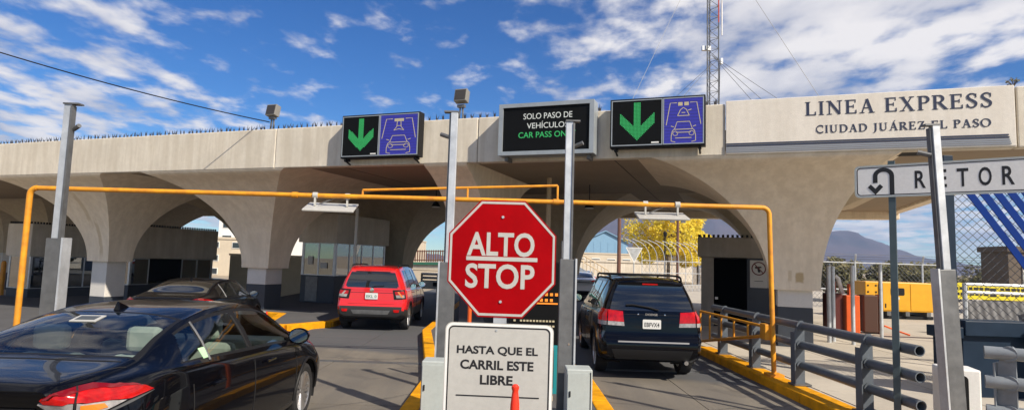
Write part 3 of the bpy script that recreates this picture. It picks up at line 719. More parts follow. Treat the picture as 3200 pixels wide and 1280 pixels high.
# ------------------------------------------------------------------ things mounted on the canopy front
def led_sign(label, s0, s1, z0, z1, split, emblem):
    w = s1 - s0; h = z1 - z0
    b = thing('lane_signal', label, 'sign', loc2w(s0, -OV - 0.02, z0), TH, 'lane signals on the canopy front')
    MB().bb((0, -0.30, 0), (w, -0.06, h)).build('housing', M_black, b, bevel=0.01)
    for x in (0.12, w - 0.12):
        MB().tube([(x, -0.06, -0.02), (x, -0.26, -0.05)], 0.035, 8).build('bracket', M_black, b)
        MB().tube([(x, -0.26, -0.05), (x, -0.02, -0.12)], 0.022, 6).build('bracket_arm', M_black, b)
    # pale rims of the two screens
    xs = split * w
    f = MB()
    for (x0, x1) in ((0.03, xs - 0.005), (xs + 0.005, w - 0.03)):
        f.ring([(x0, .04), (x1, .04), (x1, h - .035), (x0, h - .035)], [(x0 + .022, .062), (x1 - .022, .062), (x1 - .022, h - .055), (x0 + .022, h - .055)], -0.318, -0.299)
    f.build('rim', M_frame, b)
    MB().bb((0.05, -0.308, 0.06), (xs - 0.03, -0.3005, h - 0.055)).build('arrow_screen', M_led, b)
    MB().bb((xs + 0.03, -0.308, 0.06), (w - 0.05, -0.3005, h - 0.055)).build('picture_screen', M_ledblue, b)
    # the green arrow: rows of lamps
    cx = xs * 0.52; aw = xs * 0.078; u = min(xs, h)
    arrow = MB()
    def inside(x, z):
        if abs(x) < aw and 0.30 * h < z + 0.0 < 0.90 * h: return True
        t = (z - 0.155 * h)
        k = abs(x) * 1.0
        return 0 <= t - k * 0.95 <= 0.22 * h and k < xs * 0.33
    st = 0.030
    for i in range(-24, 25):
        for j in range(int(h / st)):
            x = i * st; z = j * st + 0.02
            if inside(x, z): arrow.bb((cx + x - st * .38, -0.313, z - st * .38), (cx + x + st * .38, -0.3075, z + st * .38))
    arrow.build('arrow_lamps', M_ledgreen, b, fixn=False, kind='stuff')
    MB().bb((xs - 0.24, -0.313, 0.085), (xs - 0.08, -0.308, 0.115)).build('maker_plate', M_white, b)
    # amber line drawing of a car in a lane under a reader
    X0, X1 = xs + 0.05, w - 0.07; Wd = X1 - X0; cx = (X0 + X1) / 2
    g = MB(); yb = -0.3105
    def ln(pts, ww=0.016):
        P = [(cx + px * Wd, pz * h) for px, pz in pts]
        for quad in stroke2d(P, ww): g.plate([(v.x, v.y) for v in quad], yb - 0.003, yb + 0.003)
    ln([(-.47, .42), (-.36, .86), (-.18, .86)]); ln([(.18, .86), (.36, .86), (.47, .42)])
    ln([(-.30, .30), (-.24, .34), (-.17, .48), (.17, .48), (.24, .34), (.30, .30), (.33, .20), (.33, .10), (.22, .08)])
    ln([(-.30, .30), (-.33, .20), (-.33, .10), (-.22, .08)]); ln([(-.24, .33), (.24, .33)]); ln([(-.20, .27), (.20, .27)]); ln([(-.22, .16), (.22, .16)])
    for sx in (-1, 1):
        ln([(sx * .22 + .07 * math.cos(R(a)), .25 + .045 * math.sin(R(a))) for a in range(0, 361, 45)], 0.012)
        ln([(sx * .34, .40), (sx * .26, .38)])
    if emblem == 'reader':
        g.bb((cx - .13 * Wd, yb - .003, .80 * h), (cx + .13 * Wd, yb + .003, .865 * h))
        ln([(-.05, .80), (-.06, .68), (-.14, .60)]); ln([(.05, .80), (.06, .68), (.14, .60)]); ln([(-.14, .60), (0, .63), (.14, .60)]); ln([(-.05, .70), (.05, .70)])
    else:
        for sx in (-1, 1): g.bb((cx + (sx * .085 - .06) * Wd, yb - .003, .80 * h), (cx + (sx * .085 + .06) * Wd, yb + .003, .87 * h))
        ln([(-.16, .60), (-.08, .72), (0, .76), (.08, .72), (.16, .60)]); ln([(-.16, .60), (.16, .60)]); ln([(-.05, .66), (.05, .66)]); ln([(.12, .70), (.22, .72)])
    g.build('car_drawing', M_ledyel, b, fixn=False, kind='stuff')
    # the rows between the lamp modules
    r = MB()
    for i in range(1, 14): r.bb((X0 - .02, -0.3092, .06 + i * (h - .12) / 14 - .003), (X1 + .02, -0.3075, .06 + i * (h - .12) / 14 + .003))
    r.build('module_joints', mat('led_joint', (0.012, 0.012, 0.05), 0.6), b, fixn=False, kind='stuff')
    return b
led_sign('lane signal with green arrow and reader over car, left of the text board', -11.33, -9.04, 4.41, 5.54, 0.50, 'reader')
led_sign('lane signal with green arrow and blue car picture beside the radio mast', -4.27, -2.25, 4.44, 5.53, 0.565, 'crest')

def message_board():
    w, h = 2.26, 1.21
    b = thing('message_board', 'grey framed black message board between the two lane signals', 'sign', loc2w(-6.86, -OV - 0.02, 4.325), TH)
    MB().bb((0, -0.42, 0), (w, -0.05, h)).build('housing', M_frame, b, bevel=0.012)
    o = [(0.0, 0.0), (w, 0.0), (w, h), (0.0, h)]; i = [(.10, .09), (w - .10, .09), (w - .10, h - .09), (.10, h - .09)]
    MB().ring(o, i, -0.47, -0.421).build('bezel', M_frame, b)
    MB().bb((.101, -0.432, .091), (w - .101, -0.4215, h - .091)).build('screen', M_led, b)
    text_mesh('lettering', 'SOLO PASO DE', M_ledwhite, b, 1.16, .135, w * .52, h * .745, -0.434, bold=0.0)
    text_mesh('lettering', 'VEHÍCULOS', M_ledwhite, b, .98, .165, w * .52, h * .575, -0.434, bold=0.0)
    text_mesh('lettering', 'CAR PASS ONLY', M_ledgreen, b, 1.36, .135, w * .515, h * .385, -0.434, bold=0.004)
    for x in (.15, w - .15): MB().bb((x - .04, -0.30, -0.10), (x + .04, 0.018, -0.002)).build('bracket', M_galvd, b)
message_board()

def floodlight(label, s, z, yaw):
    b = thing('floodlight', label, 'floodlight', loc2w(s, -1.80, ZT), TH, 'floodlights on the parapet')
    MB().bb((-.10, -.10, 0), (.10, .10, .025)).build('base_plate', M_galvd, b)
    MB().tube([(-.05, 0, .025), (-.03, 0, .34)], .024, 8).build('stanchion', M_galvd, b)
    MB().tube([(.05, 0, .025), (.03, .02, .34)], .024, 8).build('stanchion', M_galvd, b)
    MB().bb((-.10, -.05, .33), (.10, .05, .40)).build('bracket', M_galvd, b)
    hd = MB(); rot = Matrix.Rotation(R(-12), 3, 'X')
    hd.box((0, 0, z), (.34, .20, .33), rot); ho = hd.build('lamp_housing', mat('lamp_grey', (0.22, 0.215, 0.20), 0.5, var=0.2), b, bevel=0.015)
    r2 = MB(); r2.box(Vector((0, 0, z)) + rot @ Vector((0, -.103, 0)), (.285, .012, .27), rot); r2.build('lamp_lens', mat('lamp_lens', (0.05, 0.045, 0.04), 0.12), ho)
    return b
floodlight('floodlight on the parapet where the slack cable ends', -14.08, 0.57, 0)
floodlight('floodlight on the parapet above the slim steel post', -8.16, 0.62, 0)

def parapet_plant():
    p = thing('parapet_weed', 'small dry weed growing at the parapet corner', 'plant', loc2w(3.22, -1.95, ZT + 0.03), TH)
    st = MB(); lf = MB()
    for i in range(14):
        a = random.uniform(0, 6.28); r = random.uniform(.03, .10); h = random.uniform(.06, .15)
        st.tube([(0, 0, 0), (r * .5 * math.cos(a), r * .5 * math.sin(a), h * .6), (r * math.cos(a), r * math.sin(a), h)], .004, 4)
        for k in range(5):
            c = Vector((r * math.cos(a), r * math.sin(a), h)) + Vector([random.uniform(-.03, .03) for _ in range(3)])
            u = Vector([random.uniform(-1, 1) for _ in range(3)]).normalized() * .022; v = u.orthogonal().normalized() * .012
            lf.add([c - u, c + v, c + u, c - v], [(0, 1, 2, 3)])
    st.build('stem', M_bark, p); lf.build('leaves', M_leafg, p, fixn=False)
parapet_plant()

# ------------------------------------------------------------------ radio mast on the roof, its stays, and the slack cable
def radio_mast():
    X, Y, z0 = 6.58, 20.0, 4.8
    b = thing('radio_mast', 'slender lattice radio mast rising behind the parapet', 'mast', (X, Y, z0))
    rr = .22; legs = [Vector((rr * math.cos(a), rr * math.sin(a), 0)) for a in (R(90), R(210), R(330))]
    H = 11.0
    cw, cr = M_galvd, mat('mast_red', (0.45, 0.06, 0.03), 0.5)
    for l in legs:
        MB().tube([l, l + Vector((0, 0, 5.3))], .020, 6).build('leg', cw, b)
        MB().tube([l + Vector((0, 0, 5.3)), l + Vector((0, 0, H))], .020, 6).build('leg', cr if l.x > 0.1 else cw, b)
    n = 30; br = MB()
    for i in range(n):
        za, zb_ = H * i / n, H * (i + 1) / n
        for k in range(3):
            p, q = legs[k], legs[(k + 1) % 3]
            br.tube([p + Vector((0, 0, za)), q + Vector((0, 0, zb_))], .009, 4, caps=False)
            br.tube([p + Vector((0, 0, zb_)), q + Vector((0, 0, zb_))], .009, 4, caps=False)
    br.build('lattice', M_galvd, b, fixn=False)
    MB().tube([(.34, 0, 4.9), (.34, 0, H)], .022, 6).build('whip_antenna', M_white, b)
    MB().bb((-.34, -.06, 4.35), (-.05, .06, 4.50)).build('junction_box', M_galv, b)
    MB().bb((.28, -.05, 3.9), (.36, .05, 4.1)).build('junction_box', M_galv, b)
    MB().tube([(.25, -.05, 0), (.22, -.05, 2.0), (.27, 0, 4.0)], .012, 5).build('feeder_cable', M_black, b)
    # stays
    ends = [((0, 0, 3.9), (-3.0, -3.2, .45)), ((0, 0, 3.9), (-3.6, 2.0, .45)), ((0, 0, 4.2), (2.35, -2.5, .52)), ((0, 0, 4.2), (3.4, -2.6, .52)), ((0, 0, 8.5), (3.6, -2.2, .5)), ((0, 0, 8.5), (-3.8, -2.8, .5)), ((0, 0, 4.2), (1.2, -3.2, .52))]
    for p, q in ends:
        MB().tube([p, q], .0075, 4).build('stay_wire', M_galvd, b)
radio_mast()
def cable(name, label, p, q, sag, r):
    p = Vector(p); q = Vector(q)
    pts = [p.lerp(q, t / 24) - Vector((0, 0, sag * 4 * (t / 24) * (1 - t / 24))) for t in range(25)]
    o = MB().tube(pts, r, 6).build(name, M_black, None, smooth=True); tag(o, label, 'cable'); return o
cable('overhead_cable', 'thin black cable sagging across the sky to the floodlight', (-12.9, 12.8, 6.52), (-6.98, 17.12, 5.62), 0.13, 0.014)

# ------------------------------------------------------------------ yellow height bar across both lanes
def height_bar():
    r = 0.040
    b = thing('height_bar', 'yellow pipe height bar spanning both lanes on two poles', 'height bar', (0, 0, 0))
    L = Vector((-8.33, 10.5, 0)); Q = Vector((4.36, 10.29, 0)); zl, zr = 2.90, 2.93
    def elbow(c, d1, d2, rad=0.12, n=6):
        return [Vector(c) + d1 * rad * (1 - math.sin(R(90 * i / n))) + d2 * rad * (1 - math.cos(R(90 * i / n))) for i in range(n + 1)]
    dz = Vector((0, 0, -1)); dx = (Q - L).normalized()
    ptsL = [Vector((L.x, L.y, gz(L.x) - .1))] + elbow((L.x, L.y, zl), dz, dx)
    MB().tube(ptsL, r + .008, 12).build('pole', M_yelp, b, smooth=True)
    ptsR = [Vector((Q.x + .06, Q.y, 0.1))] + elbow((Q.x, Q.y, zr), dz, -dx)
    MB().tube(ptsR, r, 12).build('pole', M_yelp, b, smooth=True)
    pl = Vector((L.x, L.y, zl)) + dx * .121; pq = Vector((Q.x, Q.y, zr)) - dx * .121
    mids = [pl.lerp(pq, t) for t in (0, .36, .72, 1.0)]
    for i in range(3):
        MB().tube([mids[i], mids[i + 1]], r - .001 * (i % 2), 12).build('bar_pipe', M_yelp, b, smooth=True)
    for i in (1, 2): MB().tube([mids[i] - dx * .05, mids[i] + dx * .05], r + .012, 12).build('coupling', M_yelp, b, smooth=True)
    for x, y in ((Q.x + .06, Q.y), ): MB().bb((x - .12, y - .12, .14), (x + .12, y + .12, .185)).build('foot_plate', M_yelp, b)
    # light upper rail welded over the middle
    u0, u1 = Vector((-2.57, 10.42, 3.03)), Vector((0.77, 10.34, 3.20))
    MB().tube([u0, u1], .022, 8).build('upper_rail', M_yelp, b, smooth=True)
    for t in (0.0, 0.54, 1.0):
        p = u0.lerp(u1, t); MB().tube([p, (p.x, p.y, 2.90)], .018, 8).build('riser', M_yelp, b)
    return b
height_bar()
def reader(label, x, y, z, yaw, tilt):
    """flat white tag reader hung under the bar"""
    b = thing('tag_reader', label, 'tag reader', (x, y, z), R(yaw), 'tag readers under the height bar')
    rot = Matrix.Rotation(R(tilt), 3, 'X')
    p = MB(); p.box((0, 0, 0), (.84, .60, .035), rot); p.build('panel', M_signw, b, bevel=0.010)
    q = MB(); q.box(rot @ Vector((0, 0, -.026)), (.70, .52, .008), rot); q.build('radome', M_signw, b)
    for sx in (-.27, .27):
        MB().bb((sx - .014, -.03, .02), (sx + .014, .03, .20)).build('hanger', M_signw, b)
        MB().tube([(sx - .04, 0, .20), (sx + .04, 0, .20)], .052, 10).build('clamp', M_signw, b)
    MB().tube([(-.20, 0, .05), (0, .02, .14), (.10, 0, .19)], .012, 6).build('lead', M_galvd, b)
reader('white tag reader hung under the bar above the red hatchback', -3.10, 10.42, 2.715, 6, 16)
reader('white tag reader hung under the bar above the black crossover', 2.54, 10.32, 2.735, -4, 14)

# ------------------------------------------------------------------ steel lane posts
def lane_post(label, x, y, z0, zs, zt, w, face, slant=0.0):
    b = thing('lane_post', label, 'post', (x, y, z0), face, 'steel posts between the lanes')
    h, s = zt - z0, zs - z0
    hw = w / 2
    MB().bb((-w * .85, -w * .55, 0), (w * .85, w * .55, s)).build('sleeve', M_galvd, b, bevel=0.004)
    MB().bb((w * .851, -w * .75, 0), (w * 1.05, w * .55, s + 0.01)).build('sleeve_flange', M_galv, b)
    MB().bb((-hw, -hw * .7, s), (hw * .6, hw * .7, h)).build('mast', M_galv, b, bevel=0.004)
    MB().bb((hw * .601, -hw, s), (hw, hw * .3, h - .02)).build('channel_lip', M_galvd, b)
    MB().bb((-hw * 1.1, -hw, h), (hw * 2.2, hw * .8, h + .018)).build('cap', M_galvd, b)
    MB().tube([(hw, 0, h - .30), (hw + .10, -.05, h - .26)], .026, 8).build('sensor_eye', M_galvd, b)
    MB().bb((-w * 1.4, -w * 1.1, 0), (w * 1.6, w * 1.1, .02)).build('foot_plate', M_galvd, b)
    MB().tube([(w * .3, -w * .56, s * .45), (w * .3, -w * .6, s * .45)], .014, 8).build('bolt', M_chrome, b)
    return b
lane_post('tall steel post rising behind the near black sedan', -5.40, 7.3, 0.15, 2.0, 3.62, .115, 0)
lane_post('slim steel post just left of the stop sign', -0.74, 7.3, 0.15, 1.86, 3.67, .105, R(180))
lane_post('slim steel post just right of the stop sign', 0.68, 7.3, 0.15, 1.94, 3.60, .105, 0)
pr = lane_post('steel post standing in front of the U-turn sign', 4.41, 6.1, 0.13, 1.95, 3.40, .092, R(180)); pr.rotation_euler.y = R(2.6)

# ------------------------------------------------------------------ stop sign and its panel
def stop_sign():
    b = thing('stop_sign', 'red octagonal stop sign reading ALTO STOP on the island', 'sign', (-0.06, 4.3, 0.15), R(-3.0))
    zc = 1.765; rO = 0.385 / math.cos(R(22.5)) * 1.03
    o8 = lambda r, c=zc: [(0.955 * r * math.cos(R(22.5 + 45 * i)), c + r * 1.03 * math.sin(R(22.5 + 45 * i))) for i in range(8)]
    MB().plate(o8(rO), -0.004, 0.0).build('plate', M_signr, b)
    MB().ring(o8(rO * .975), o8(rO * .935), -0.0062, -0.0042).build('border', M_signw, b)
    text_mesh('lettering', 'ALTO', M_signw, b, .475, .168, -0.01, zc + .098, -0.0045, bold=0.022, depth=0.002)
    text_mesh('lettering', 'STOP', M_signw, b, .485, .172, -0.01, zc - .125, -0.0045, bold=0.022, depth=0.002)
    MB().bb((-.25, -0.0066, zc - .018), (.25, -0.0043, zc + .010)).build('bar', M_signw, b)
    MB().bb((-.045, 0.001, 0), (.045, .05, zc + .30)).build('pole', M_galv, b)
    for z in (zc + .29, zc - .30): MB().tube([(0, -0.012, z), (0, 0.0, z)], .010, 8).build('bolt', M_galv, b)
    p = thing('lane_clear_panel', 'white notice panel reading HASTA QUE EL CARRIL ESTE LIBRE', 'sign', (-0.06, 4.28, 0.15), R(-3.0))
    z1 = 1.318; x0, x1 = -.375, .375
    MB().plate(rrect(x0, x1, .45, z1, .05), -0.008, -0.003).build('plate', M_signw, p)
    MB().ring(rrect(x0 + .006, x1 - .006, .456, z1 - .006, .046), rrect(x0 + .022, x1 - .022, .472, z1 - .022, .036), -0.0098, -0.0082).build('edge', M_white, p)
    MB().ring(rrect(x0 + .024, x1 - .024, .474, z1 - .024, .036), rrect(x0 + .032, x1 - .032, .482, z1 - .032, .030), -0.0100, -0.0082).build('border', M_signb, p)
    for t, z, w in (('HASTA QUE EL', 1.13, .56), ('CARRIL ESTE', 1.035, .505), ('LIBRE', .935, .225)):
        text_mesh('lettering', t, M_signb, p, w, .064, -.01, z, -0.0084, bold=0.030, depth=0.001)
    MB().bb((-.285, -0.0104, .822), (.285, -0.0083, .830)).build('rule', M_signb, p)
    for x in (-.02,): MB().tube([(x, -.012, 1.27), (x, -.003, 1.27)], .008, 8).build('bolt', M_galv, p)
stop_sign()
def delineator():
    b = thing('delineator_post', 'bright orange flexible post in front of the white notice panel', 'post', (0.052, 3.6, 0.15))
    prof = [(.04, 0), (.036, .3), (.030, .75), (.026, .93), (.019, .99), (.017, 1.005), (.022, 1.02), (.022, 1.032), (.012, 1.043), (0.0, 1.045)]
    MB().lathe(prof, 16).build('shaft', M_cone, b, smooth=True)
    MB().lathe([(.12, 0), (.12, .03), (.05, .05)], 16).build('base', M_black, b, smooth=True)
delineator()

# ------------------------------------------------------------------ equipment on the centre island
def cabinet(label, x0, x1, y, z0, z1, dep):
    b = thing('control_cabinet', label, 'cabinet', ((x0 + x1) / 2, y, z0), 0, 'grey cabinets on the island')
    w = x1 - x0; h = z1 - z0
    MB().bb((-w / 2, 0, 0), (w / 2, dep, h)).build('housing', M_grey, b, bevel=0.012)
    MB().plate(rrect(-w / 2 + .012, w / 2 - .03, .03, h - .04, .015), -0.008, -0.0005).build('door', M_grey, b)
    MB().bb((w / 2 - .026, -0.012, .02), (w / 2 - .018, -0.001, h - .03)).build('door_gasket', M_black, b)
    MB().bb((-w / 2 + .03, -0.02, h * .5), (-w / 2 + .045, -0.009, h * .5 + .06)).build('handle', M_black, b)
cabinet('tall pale cabinet left of the white notice panel', -.94, -.66, 6.85, .15, .775, .30)
cabinet('greenish cabinet right of the white notice panel', .66, .945, 6.85, .15, .735, .30)
def fee_display():
    b = thing('fee_display', 'dark fee display with amber lamps half hidden behind the stop sign', 'display', (0.42, 8.6, .15))
    MB().bb((-.42, 0, .55), (.30, .14, 1.75)).build('housing', M_led, b, bevel=0.01)
    MB().bb((.30, -.02, 0), (.36, .12, 2.05)).build('edge_post', M_galvd, b)
    lam = MB()
    for r_, (z, n) in enumerate(((1.28, 5), (1.20, 4))):
        for i in range(n): lam.bb((-.06 + i * .07, -.012, z), (-.02 + i * .07, -.001, z + .04))
    lam.build('amber_lamps', mat('amber_lamp', (0.5, 0.16, 0.02), 0.4, emit=(0.9, 0.25, 0.02), estr=0.5), b, kind='stuff')
    MB().bb((-.12, -.012, 1.165), (.26, -.001, 1.185)).build('amber_bar', MATS['amber_lamp'], b)
    dots = MB()
    for r_ in range(3):
        for i in range(13):
            if random.random() < .75: dots.bb((-.35 + i * .045, -.012, .92 - r_ * .07), (-.32 + i * .045, -.001, .945 - r_ * .07))
    dots.build('text_lamps', M_ledyel, b, kind='stuff')
    MB().bb((-.42, .02, 0), (-.36, .10, .55)).build('leg', M_galvd, b)
fee_display()
def teal_bin():
    b = thing('island_kiosk', 'teal and beige kiosk beside the greenish cabinet', 'kiosk', (0.56, 7.9, .15))
    MB().bb((-.20, 0, 0), (.03, .3, .62)).build('body', M_beige, b, bevel=0.01)
    MB().bb((.031, -.02, .10), (.10, .30, .66)).build('teal_side', mat('teal_paint', (0.01, 0.22, 0.25), 0.5), b)
    MB().bb((-.20, -.02, .10), (.03, -.001, .17)).build('teal_band', MATS['teal_paint'], b)
teal_bin()
def red_post():
    b = thing('red_post', 'thin orange red post behind the left edge of the stop sign', 'post', (-0.58, 9.2, .15))
    MB().tube([(0, 0, 0), (0, 0, 1.55)], .032, 10).build('shaft', M_orange, b)
    MB().lathe([(.09, 0), (.09, .02), (.03, .03)], 12).build('base', M_galvd, b)
red_post()
def slim_pole(label, p, z1, r, m, name='slim_pole'):
    b = thing(name, label, 'pole', p)
    MB().tube([(0, 0, 0), (0, 0, z1 - p[2])], r, 10).build('shaft', m, b, smooth=True)
    MB().lathe([(r * 2.4, 0), (r * 2.4, .02), (r, .03)], 12).build('base', M_galvd, b)
    return b
slim_pole('white pole standing in front of the glazed booth', loc2w(-14.35, 3.0, .15), 3.62, .055, M_white)
slim_pole('tan pole under the canopy above the stop sign', (1.05, 17.4, 0.15), 4.3, .07, M_beige)

def pendant(label, p, zc):
    b = thing('pendant_lamp', label, 'lamp', p, 0, 'lamps hanging under the canopy')
    MB().tube([(0, 0, .18), (0, 0, zc - p[2])], .014, 6).build('stem', M_black, b)
    MB().lathe([(.04, .20), (.09, .16), (.16, .02), (.15, .02), (.08, .14)], 16).build('lamp_shade', M_black, b, smooth=True)
    MB().lathe([(0, .0), (.145, .0), (.145, .018), (0, .018)], 16).build('diffuser', M_white, b)
pendant('dark cone lamp hanging under the canopy left of the stop sign', (-2.63, 21.0, 3.66), 4.36)
pendant('dark cone lamp hanging under the canopy right of the stop sign', (2.42, 19.0, 3.60), 4.36)
def notices():
    # paper notices taped inside the glazed booth's panes
    for i, (s_, z, w_, h_) in enumerate(((-16.55, 1.55, .22, .30), (-15.95, 1.42, .30, .20))):
        o = MB().bb((-w_ / 2, -.004, 0), (w_ / 2, 0, h_)).build('paper_notice', M_signw, None, loc=loc2w(s_, 3.4 - .006, z), rz=TH)
        tag(o, ['upright paper notice on the glazed booth window', 'wide paper notice on the glazed booth window'][i], 'notice')
notices()
# ------------------------------------------------------------------ railing on the east kerb
def railing(label, posts, ends, m, zs=(1.04, .75, .44), r=.062, name='pipe_railing', zb=.15, pw=.20):
    """three pipes carried by flat bracket posts"""
    b = thing(name, label, 'railing', (0, 0, 0), 0, 'pipe railings beside the lane')
    for (p, q) in zip(ends[:-1], ends[1:]):
        for z in zs:
            d = (Vector((q[0], q[1], 0)) - Vector((p[0], p[1], 0)))
            n = MB(); P = Vector((p[0], p[1], z)); Q = Vector((q[0], q[1], z))
            # hollow pipe: outer wall, inner wall and rim
            u = d.normalized(); a = Vector((-u.y, u.x, 0)); c = Vector((0, 0, 1)); k = 14; vs = []
            for pt in (P, Q):
                for rr in (r, r * .82):
                    for i in range(k):
                        t = 2 * math.pi * i / k; vs.append(pt + (a * math.cos(t) + c * math.sin(t)) * rr)
            fs = []
            for i in range(k):
                j = (i + 1) % k
                fs += [(i, j, 2 * k + j, 2 * k + i), (k + i, 3 * k + i, 3 * k + j, k + j), (i, k + i, k + j, j), (2 * k + i, 2 * k + j, 3 * k + j, 3 * k + i)]
            n.add(vs, fs); n.build('pipe', m, b, smooth=True)
    for (x, y, a) in posts:
        rot = Matrix.Rotation(a, 3, 'Z')
        o = MB()
        prof = [(-.11, zb), (-.11, zb + .55), (-.10, zs[0] - .12), (-.055, zs[0] + .02), (-.02, zs[0] + .075), (.03, zs[0] + .08), (.055, zs[0] + .05), (.055, zb)]
        o.plate([(px, pz) for px, pz in prof], -.014, .014)
        # flange across the plate
        o2 = MB(); o2.bb((-.125, -.07, zb), (-.111, .07, zs[0] - .10))
        for mb_, nm in ((o, 'post'), (o2, 'post_flange')):
            mb_.v = [tuple(rot @ Vector(v) + Vector((x, y, 0))) for v in mb_.v]; mb_.build(nm, m, b)
        f = MB(); f.bb((-.16, -.10, zb - .005), (.12, .10, zb + .018)); f.v = [tuple(rot @ Vector(v) + Vector((x, y, 0))) for v in f.v]; f.build('foot_plate', M_galvd, b)
        for z in zs:
            c = MB(); c.tube([rot @ Vector((0, -.035, z)) + Vector((x, y, 0)), rot @ Vector((0, .035, z)) + Vector((x, y, 0))], r + .012, 14); c.build('collar', m, b, smooth=True)
    return b
railing('dark blue grey three pipe railing on the yellow kerb', [(4.58, 7.88, 0), (4.53, 9.58, 0), (4.47, 11.1, 0), (4.45, 12.7, 0)],
        [(4.61, 6.93), (4.575, 8.7), (4.44, 13.35)], M_rail)
railing('pale grey pipe railing nearest the camera at the lower corner', [(5.20, 6.42, R(-55)), (6.6, 5.5, R(-55))],
        [(5.03, 6.54), (6.9, 5.30)], M_railn, zs=(1.10, .80, .50), r=.066)

def swing_gate():
    b = thing('swing_gate', 'yellow truss swing gate folded back beside the black crossover', 'gate', (4.33, 10.42, 0))
    p0, p1 = Vector((0, 0, 0)), Vector((-.16, 3.0, 0))
    T = lambda t, z: tuple(p0.lerp(p1, t) + Vector((0, 0, z)))
    MB().tube([T(0, .93), T(1, .94)], .026, 8).build('top_chord', M_yelp, b)
    MB().tube([T(0, .78), T(1, .30)], .030, 8).build('bottom_chord', M_yelp, b)
    for t in (.22, .42, .62, .82, 1.0): MB().tube([T(t, .935), T(t, 0.78 - .48 * t)], .020, 8).build('upright', M_yelp, b)
    MB().tube([T(1, .94), T(1, .30)], .022, 8).build('end_bar', M_yelp, b)
    MB().bb((-.05, -.12, .72), (.05, .10, .98)).build('hinge_plate', M_yelp, b, bevel=.01)
    MB().tube([(-.04, -.05, .84), (.09, -.05, .84)], .045, 12).build('hinge_pin', M_yelp, b)
swing_gate()

# ------------------------------------------------------------------ U-turn sign
def uturn_sign():
    A = Vector((4.19, 7.4, 0)); Bq = Vector((5.46, 6.42, 0)); d = (Bq - A); ang = math.atan2(d.y, d.x)
    b = thing('uturn_sign', 'white RETORNO sign with black U-turn arrow on grey post', 'sign', (A.x, A.y, 0.13), ang)
    w = 2.05; z0, z1 = 2.665, 3.045
    MB().plate(rrect(0, w, z0, z1, .05), -.004, .0).build('plate', M_white, b)
    MB().ring(rrect(-.004, w + .004, z0 - .004, z1 + .004, .052), rrect(.012, w - .012, z0 + .012, z1 - .012, .045), -.007, .002).build('rim', M_grey, b)
    MB().ring(rrect(.02, w - .02, z0 + .02, z1 - .02, .04), rrect(.030, w - .030, z0 + .030, z1 - .030, .034), -.0062, -.0042).build('border', M_signb, b)
    g = MB(); zc = z0 + .25
    path = [(.385, z0 + .028), (.385, zc)] + [(.30 + .085 * math.cos(R(a)), zc + .075 * math.sin(R(a))) for a in range(15, 180, 15)] + [(.215, zc), (.215, z0 + .17)]
    for q in stroke2d(path, .048): g.plate([(v.x, v.y) for v in q], -.0062, -.0042)
    g.plate([(.215, z0 + .028), (.295, z0 + .12), (.262, z0 + .155), (.215, z0 + .10), (.168, z0 + .155), (.135, z0 + .12)], -.0066, -.0043)
    g.build('uturn_arrow', M_signb, b, fixn=False)
    for i, ch in enumerate('RETORNO'):
        text_mesh('letter', ch, M_signb, b, .105 if ch != 'O' else .115, .205, .665 + i * .198, (z0 + z1) / 2, -.0045, bold=0.018, depth=.001)
    for x in (.38, 1.75):
        MB().bb((x - .035, .004, 0), (x + .035, .065, z1 + .05)).build('post', mat('sign_post_paint', (0.07, 0.105, 0.12), 0.5, var=.3), b)
        MB().bb((x - .10, -.06, 0), (x + .10, .12, .018)).build('foot_plate', M_galvd, b)
uturn_sign()

# ------------------------------------------------------------------ east side: fence with blue strips, steel parapet, yard equipment
def mesh_fence(b, p, q, z0, z1, cell=0.075, r=0.0035, name='chain_mesh'):
    """woven diamond wire between two points"""
    p = Vector(p); q = Vector(q); L = (q - p).length; u = (q - p).normalized(); h = z1 - z0
    mb = MB(); nrm = Vector((-u.y, u.x, 0)); k = 0
    n = int((L + h) / cell)
    for sgn in (1, -1):
        for i in range(n + 1):
            c = i * cell - (h if sgn > 0 else 0)
            # line: s = c + sgn * zrel (for sgn>0), s = c - zrel otherwise
            if sgn > 0: a0, a1 = max(0, -c), min(h, L - c); f = lambda t: c + t
            else: a0, a1 = max(0, c - L), min(h, c); f = lambda t: c - t
            if a1 - a0 < 0.01: continue
            P = p + u * f(a0) + Vector((0, 0, z0 + a0)) + nrm * (.003 * sgn); Q = p + u * f(a1) + Vector((0, 0, z0 + a1)) + nrm * (.003 * sgn)
            mb.tube([P, Q], r, 3, caps=False)
    return mb.build(name, M_galvd, b, fixn=False, kind='stuff')
def blue_fence():
    b = thing('chain_fence', 'chain-link screen with slanting blue strips at the frame edge', 'fence', (0, 0, 0))
    p, q = Vector((6.78, 9.45, 0)), Vector((9.6, 9.0, 0))
    u = (q - p).normalized()
    MB().bb((p.x - .075, p.y - .06, .13), (p.x + .075, p.y + .06, 3.75)).build('post', M_blue, b, bevel=.008)
    MB().bb((q.x - .06, q.y - .06, .13), (q.x + .06, q.y + .06, 3.9)).build('post', M_blue, b)
    MB().tube([p + Vector((0, 0, 3.6)), q + Vector((0, 0, 3.6))], .03, 8).build('top_rail', M_blue, b)
    mesh_fence(b, p + u * .09 + Vector((0, .05, 0)), q, 1.05, 3.6, cell=.125, r=.0048)
    for i in range(8):
        s0 = .16 + i * .185
        a = p + u * s0 + Vector((0, -.05, 3.35 + .02 * i)); c = p + u * (s0 + 1.42) + Vector((0, -.05, 1.18))
        mb = MB(); mid = a.lerp(c, .5) + Vector((0, 0, .03)); mb.bar(a, mid, .02, .10); mb.build('blue_strip', M_bstripe, b)
        mb = MB(); mb.bar(mid, c, .02, .10); mb.build('blue_strip', M_bstripe, b)
blue_fence()
